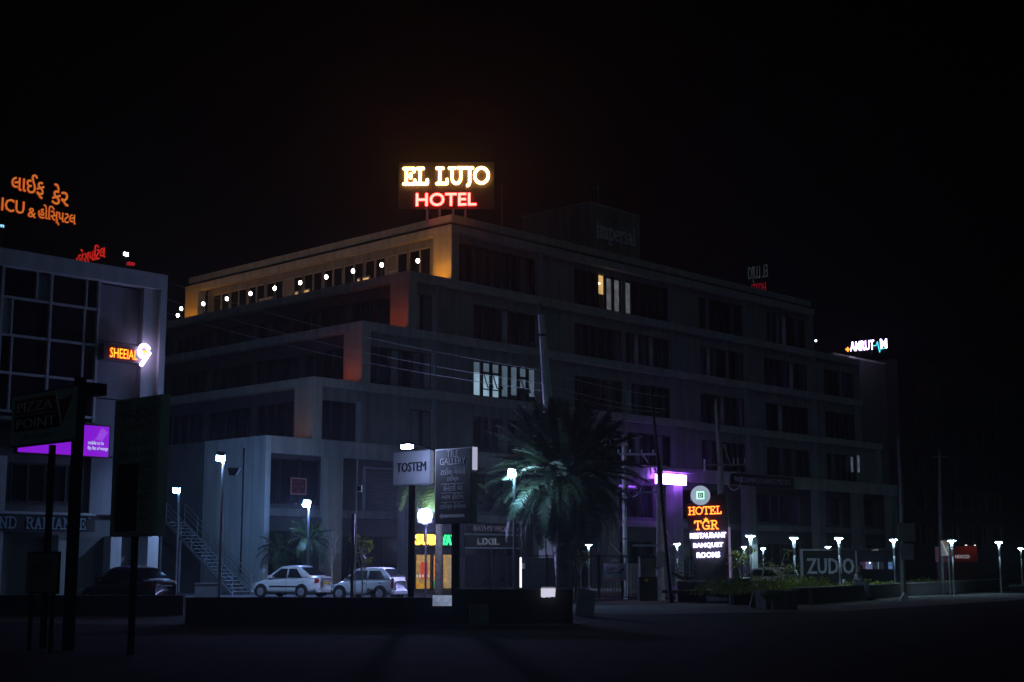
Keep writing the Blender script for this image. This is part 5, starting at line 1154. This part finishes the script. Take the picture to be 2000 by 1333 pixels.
Yr = 70
t, b = upole('board_pole', 'dim pole on the right carrying two stacked hanging boards', [base(1765,Yr), pp(1760,950,Yr), pp(1754,850,Yr)], [.13,.11,.09], M_SHADE)
for x0, x1, y0, y1, m in ((1752,1784,1022,1058,mat('grey_hang_board', (0.10,0.10,0.105), .7)), (1757,1781,1062,1094,mat('mauve_hang_board', (0.10,0.085,0.105), .7))):
    p = pp(x0,y1,Yr)-b; q = pp(x1,y0,Yr)-b; MB().box(p.x,q.x,-.24,-.18,p.z,q.z).build('board', m, t)
for py, wd in ((1035,.5),(1043,.55),(1070,.4),(1080,.42)):
    p = pp(1769,py,Yr)-b; MB().box(p.x-wd/2,p.x+wd/2,-.246,-.243,p.z-.03,p.z+.03).build('print_line', M_SHADE, t)
t, b = upole('far_pole', 'faint far pole with a small crossarm near the red kiosk', [base(1838,84), pp(1835,880,84)], [.13,.08], M_SHADE)
p = pp(1817,893,84)-b; q = pp(1853,893,84)-b; MB().box(p.x,q.x,-.14,-.09,p.z-.04,p.z+.04).build('crossarm', M_SHADE, t)
def wire(p, q, sag, label, r=.013, n=18):
    mb = MB(); p, q = Vector(p), Vector(q); pts = [p.lerp(q, i/n) - Vector((0,0,4*sag*(i/n)*(1-i/n))) for i in range(n+1)]
    mb.tube(pts, r, 5); o = mb.build('overhead_wire', M_CABLE); return tag(o, label, 'wire', 'overhead wires to the tall concrete pole')
WY = 63
for (a, bb, sag, lab) in (((330,552,84),(1061,724,WY-.25),.45,'highest of the three overhead wires left of the tall concrete pole'), ((300,576,84),(1062,750,WY-.25),.5,'middle of the three overhead wires left of the tall concrete pole'), ((290,600,84),(1063,764,WY-.25),.5,'lowest of the three overhead wires left of the tall concrete pole')):
    wire(at(*a), at(*bb), sag, lab)
for (a, bb, lab) in (((1061,724,WY-.25),(1300,775,75),'upper overhead wire from the tall pole towards the leaning pole'), ((1062,750,WY-.25),(1300,800,75),'middle overhead wire right of the tall concrete pole'), ((1063,764,WY-.25),(1290,806,75),'lowest overhead wire right of the tall concrete pole')):
    wire(at(*a), at(*bb), .15, lab)
wire(at(1150,855,Ym), at(1255,853,Ym), .1, 'sagging wire across the top of the pale painted pole', .02)
for k,(a,bb,lab) in enumerate((((1262,930,Yt),(1225,962,Ym),'loose cable hanging from the switchgear to the pale pole'), ((1284,985,Yt-.2),(1330,1068,75),'loose cable curving right of the stout pole'))): wire(at(*a), at(*bb), .5, lab, .02)
lp = MB(); lp.tube([at(1434 + 13*math.cos(k*.5), 940 + 18*math.sin(k*.5), 69.6) for k in range(11)], .018, 5); o = lp.build('cable_loop', M_CABLE); tag(o, 'coiled cable loop hanging by the slotted pole crossarm', 'cable')

# ---------------------------------------------------------------- store letters, shop strip and kiosk on the right
zs = thing('store_letters', 'large dim grey block letters of a clothing store on a dark frame at the right', 'sign', (gx(1624,80), 80, 0), R(18))
mp2 = 80*1.0/2812
MB().box(-1.72,1.62,.10,.18,.62,sz(1076,80)).build('backing', M_BLACK, zs); MB().box(-1.80,-1.72,-.02,.18,.52,sz(1076,80)).build('frame_post', M_WHITE, zs); MB().box(1.62,1.68,-.02,.18,.52,sz(1076,80)).build('frame_post', M_PALEALU, zs); MB().box(-1.8,.1,.0,.18,sz(1076,80)+.003,sz(1073,80)).build('frame_head', M_WHITE, zs)
lettering('ZUDIO', (.02,.09,sz(1121.5,80)), (1,0,0), (0,0,1), sz(1090.5,80)-sz(1121.5,80), 2.95, [mat('grey_block_letters', (0.62,0.66,0.70), .5)], zs, .10, .012)
for x in (-1.4,0,1.4): MB().box(x-.05,x+.05,.11,.17,0,.617).build('leg', M_BLACK, zs)
ks = thing('shop_cabin', 'dark shop cabin with a row of small lit panes behind the sitting man', 'kiosk', (gx(1712,88), 88, 0), R(14))
MB().box(-1.6,1.5,0,2.2,0,sz(1075,88)).build('wall', mat('navy_wall', (0.03,0.032,0.045), .8), ks); MB().box(-1.75,1.65,-.25,2.4,sz(1075,88)+.003,sz(1071,88)).build('roof', M_SHADE, ks)
for i,(x0,x1,c,s_) in enumerate(((-1.02,-.66,(.35,.12,.5),.10),(-.64,-.62,(.7,.8,1),.35),(-.58,-.22,(.30,.34,.75),.28),(-.18,.16,(.12,.22,.3),.06),(.17,.2,(.6,.8,1),.3),(.24,.55,(.12,.16,.3),.05),(.86,1.14,(.18,.38,.85),.28))):
    MB().box(x0,x1,-.02,-.003,sz(1112,88),sz(1098,88)).build('lit_pane', emit('pane_%s' % 'abcdefg'[i], c, s_, .5, 6), ks)
mb = MB(); mb.lathe([(.02,0),(.2,.0),(.24,.05),(.1,.12)], (-.05,-.12,sz(1076,88)), 12); mb.build('roof_light', emit('dim_roof_light', (.5,.55,.6), .16), ks)
MB().lathe([(.02,0),(.05,.02),(.05,.06),(.02,.08)], (-.42,-.08,sz(1101,88)), 8).build('bulb', emit('bulb_small', (.8,.9,1), 3), ks)
kk = thing('red_kiosk', 'red ice cream kiosk with white lettering lit by two spots at far right', 'kiosk', (gx(1884,92), 92, 0), R(8))
MB().box(-1.05,.98,0,1.8,sz(1098,92),sz(1068,92)).build('fascia', mat('red_fascia', (0.50,0.03,0.02), .45), kk); MB().box(-1.0,.9,.2,1.7,0,sz(1098,92)-.003).build('counter', mat('dark_red', (0.06,0.01,0.01), .7), kk); MB().box(-.2,.45,-.3,.2,.5,.55).build('shelf', mat('red_shelf', (0.3,0.03,0.02), .5), kk)
lettering('HOCCO', (-.05,-.004,sz(1091,92)), (1,0,0), (0,0,1), .22, .95, [emit('hocco_white', (.8,.85,.9), .28)], kk, .03, .012)
for x in (.12, .72):
    z = sz(1066,92)+.03; MB().box(x-.05,x+.05,-.32,-.22,z,z+.05).build('spot_head', M_BLACK, kk); MB().box(x-.04,x+.04,-.31,-.23,z-.012,z-.002).build('spot_lens', emit('spot_lens', (1,.85,.7), 9), kk); MB().tube([(x,-.22,z+.03),(x,.1,z+.03)], .015, 5).build('spot_arm', M_BLACK, kk)
hb = thing('poster_hoarding', 'tilted tall poster panel with a pale product picture left of the red kiosk', 'sign', (gx(1849,78), 78, 0), R(-30))
MB().box(-.22,.28,-.05,.05,sz(1087,78),sz(1055,78)).build('board', M_BLACK, hb); MB().box(-.18,.24,-.062,-.052,sz(1086,78),sz(1056,78)).build('poster', emit('poster_pale', (.55,.6,.62), .13, .8, 5), hb)
mb = MB(); mb.add([(-.16,-.066,sz(1057,78)),(-.08,-.066,sz(1057,78)),(.2,-.066,sz(1083,78)),(.12,-.066,sz(1085,78))], [(0,3,2,1)]); mb.build('white_swirl', emit('poster_swirl', (.8,.75,.75), .3), hb); MB().box(.0,.2,-.064,-.0625,sz(1066,78),sz(1058,78)).build('brown_patch', emit('poster_brown', (.5,.3,.1), .16), hb)
for x in (-.15,.2): MB().box(x-.03,x+.03,-.02,.04,0,sz(1087,78)-.002).build('post', M_SHADE, hb)
for px, lab in ((1580,'tiny white bollard at the kerb of the planter in front of the letters'),): pass
bo = None
for px, Y, lab in ((1557,64,'short white-capped bollard near the left end of the planter wall'), (1650,68,'short white-capped bollard left of the sitting man')):
    t = thing('bollard', lab, 'bollard', (gx(px,Y), Y, .52) if False else (gx(px,Y), Y, 0), 0, 'bollards on the planter'); MB().tube([(0,0,.5),(0,0,.74)], .055, 8).build('shaft', M_SHADE, t); MB().lathe([(.06,.742),(.075,.76),(.075,.90),(.06,.91)], n=10).build('cap', mat('cap_white', (0.7,0.68,0.66), .5), t)

# ---------------------------------------------------------------- the man sitting on the planter wall
def skin_mesh(name, pts, edges, rad, m, parent, sub=1):
    me = bpy.data.meshes.new(name); me.from_pydata(pts, edges, []); me.update(); me.materials.append(m)
    o = link(name, me, parent); s = o.modifiers.new('skin', 'SKIN'); 
    for v, r in zip(me.skin_vertices[0].data, rad): v.radius = (r, r) if not isinstance(r, tuple) else r
    me.skin_vertices[0].data[0].use_root = True
    if sub: ss_ = o.modifiers.new('sub', 'SUBSURF'); ss_.levels = sub; ss_.render_levels = sub
    return o
seat = A + D*8.6
sx_ = gx(1682, 66.0); sit = (Vector((sx_, 66.0, 0)) - A).dot(D); S = A + D*sit
man = thing('person', 'man in a white shirt and grey trousers sitting on the planter wall looking down', 'person', S, math.atan2(D.y, D.x))   # local -y faces the pavement
SK = mat('skin', (0.20,0.11,0.07), .6); SH = mat('white_shirt', (0.55,0.55,0.57), .9, noise=.1); TR = mat('grey_trousers', (0.22,0.24,0.28), .9, noise=.1); HR = mat('black_hair', (0.01,0.009,0.008), .6)
H_ = .66
P_ = [(0,.06,H_+.10),(0,.04,H_+.32),(0,-.03,H_+.52),(0,-.07,H_+.60),(0,-.12,H_+.70), (-.10,.02,H_+.08),(-.13,-.40,H_+.09),(-.12,-.42,.10),(-.12,-.56,.05), (.10,.02,H_+.08),(.14,-.40,H_+.07),(.16,-.46,.10),(.17,-.60,.05),
      (-.19,-.02,H_+.50),(-.26,-.10,H_+.26),(-.12,-.30,H_+.18),(-.05,-.37,H_+.20), (.19,-.02,H_+.50),(.26,-.10,H_+.26),(.12,-.30,H_+.18),(.05,-.37,H_+.21)]
E2 = [(0,1),(1,2),(2,3),(3,4),(0,5),(5,6),(6,7),(7,8),(0,9),(9,10),(10,11),(11,12),(2,13),(13,14),(14,15),(15,16),(2,17),(17,18),(18,19),(19,20)]
RD = [.14,.13,.13,.055,.06,.085,.065,.042,.038,.085,.065,.042,.038,.06,.042,.032,.03,.06,.042,.032,.03]
skin_mesh('body', P_, E2, RD, SK, man)
hd = MB(); hd.lathe([(.02,-.115),(.05,-.105),(.068,-.06),(.075,0),(.072,.05),(.05,.095),(.02,.11)], n=14); Mh = Matrix.Translation((0,-.16,H_+.80)) @ Matrix.Rotation(R(28),4,'X') @ Matrix.Scale(1.16,4,(0,1,0)); hd.v = [tuple(Mh @ Vector(p)) for p in hd.v]; hd.build('head', SK, man, True)
f = MB()
for x in (-.028,.028): f.box(x-.012,x+.012,-.088,-.080,.005,.02,Mh)
f.box(-.022,.022,-.086,-.078,-.065,-.057,Mh); f.build('face_features', HR, man); n_ = MB(); n_.prism([(-.012,-.035),(.012,-.035),(.004,.02),(-.004,.02)], Mh @ Vector((0,-.078,0)), (1,0,0), (0,-.4,.9), .022); n_.build('nose', SK, man)
for s in (-1,1): MB().box(s*.078-.008,s*.078+.008,-.02,.02,-.03,.03,Mh).build('ear', SK, man)
hr = MB(); hr.lathe([(.079,.0),(.081,.05),(.06,.105),(.02,.125)], n=14); Mr = Mh @ Matrix.Translation((0,.012,0)); hr.v = [tuple(Mr @ Vector(p)) for p in hr.v]; hr.build('hair', HR, man, True)
for s, b in ((-1, Vector((-.05,-.38,H_+.20))), (1, Vector((.05,-.38,H_+.21)))):
    h = MB()
    for k in range(4): h.tube([b+Vector((s*(-.03+.02*k),0,0)), b+Vector((s*(-.03+.02*k),-.05-.006*(k in (1,2)),-.012)), b+Vector((s*(-.028+.02*k),-.075,-.045))], [.010,.009,.007], 5)
    h.tube([b+Vector((-s*.03,.02,0)), b+Vector((-s*.055,-.01,.01)), b+Vector((-s*.05,-.04,.0))], [.012,.010,.008], 5); h.build('fingers', SK, man)
skin_mesh('shirt', [P_[i] for i in (0,1,2,13,14,17,18)] + [(-.2,-.19,H_+.22),(.2,-.19,H_+.22)], [(0,1),(1,2),(2,3),(3,4),(4,7),(2,5),(5,6),(6,8)], [.165,.152,.15,.075,.058,.075,.058,.052,.052], SH, man)
skin_mesh('trousers', [(0,.06,H_+.09)] + [P_[i] for i in (5,6,7,9,10,11)], [(0,1),(1,2),(2,3),(0,4),(4,5),(5,6)], [.155,.105,.085,.066,.105,.085,.066], TR, man)
for s, p in ((-1,P_[8]),(1,P_[12])): MB().prism([(-.05,0),(.05,0),(.05,.06),(.03,.09),(-.03,.09),(-.05,.06)], (p[0],p[1]+.14,0.0), (1,0,0), (0,0,1), .26).build('shoe', M_BLACK, man)
ph = MB().box(-.09,.09,-.05,.05,0,.012).build('paper_bag', M_WHITE); ph.location = A + D*(sit+.75) + E_*.1 + Vector((0,0,.665)); ph.rotation_euler = (.2,0,.7); tag(ph, 'small white folded paper on the planter wall beside the sitting man', 'paper')

# ---------------------------------------------------------------- haze added for a lens-like glow round the lamps
hz = MB().box(-420, 420, -90, 460, -1.0, 33.0).build('haze', None) if False else None
me = MB().box(-420, 420, -90, 460, -1.0, 33.0); mm = bpy.data.materials.new('haze'); mm.use_nodes = True
nt = mm.node_tree
for nd in list(nt.nodes): nt.nodes.remove(nd)
ou = nt.nodes.new('ShaderNodeOutputMaterial'); pv = nt.nodes.new('ShaderNodeVolumePrincipled')
pv.inputs['Color'].default_value = (0.9, 0.92, 0.95, 1); pv.inputs['Density'].default_value = 0.00045; pv.inputs['Anisotropy'].default_value = 0.75
nt.links.new(pv.outputs[0], ou.inputs['Volume'])
o = me.build('haze', mm); o['kind'] = 'stuff'; o['label'] = 'thin haze added to give a glow round the lamps'
mm.cycles.homogeneous_volume = True if hasattr(mm.cycles, 'homogeneous_volume') else None
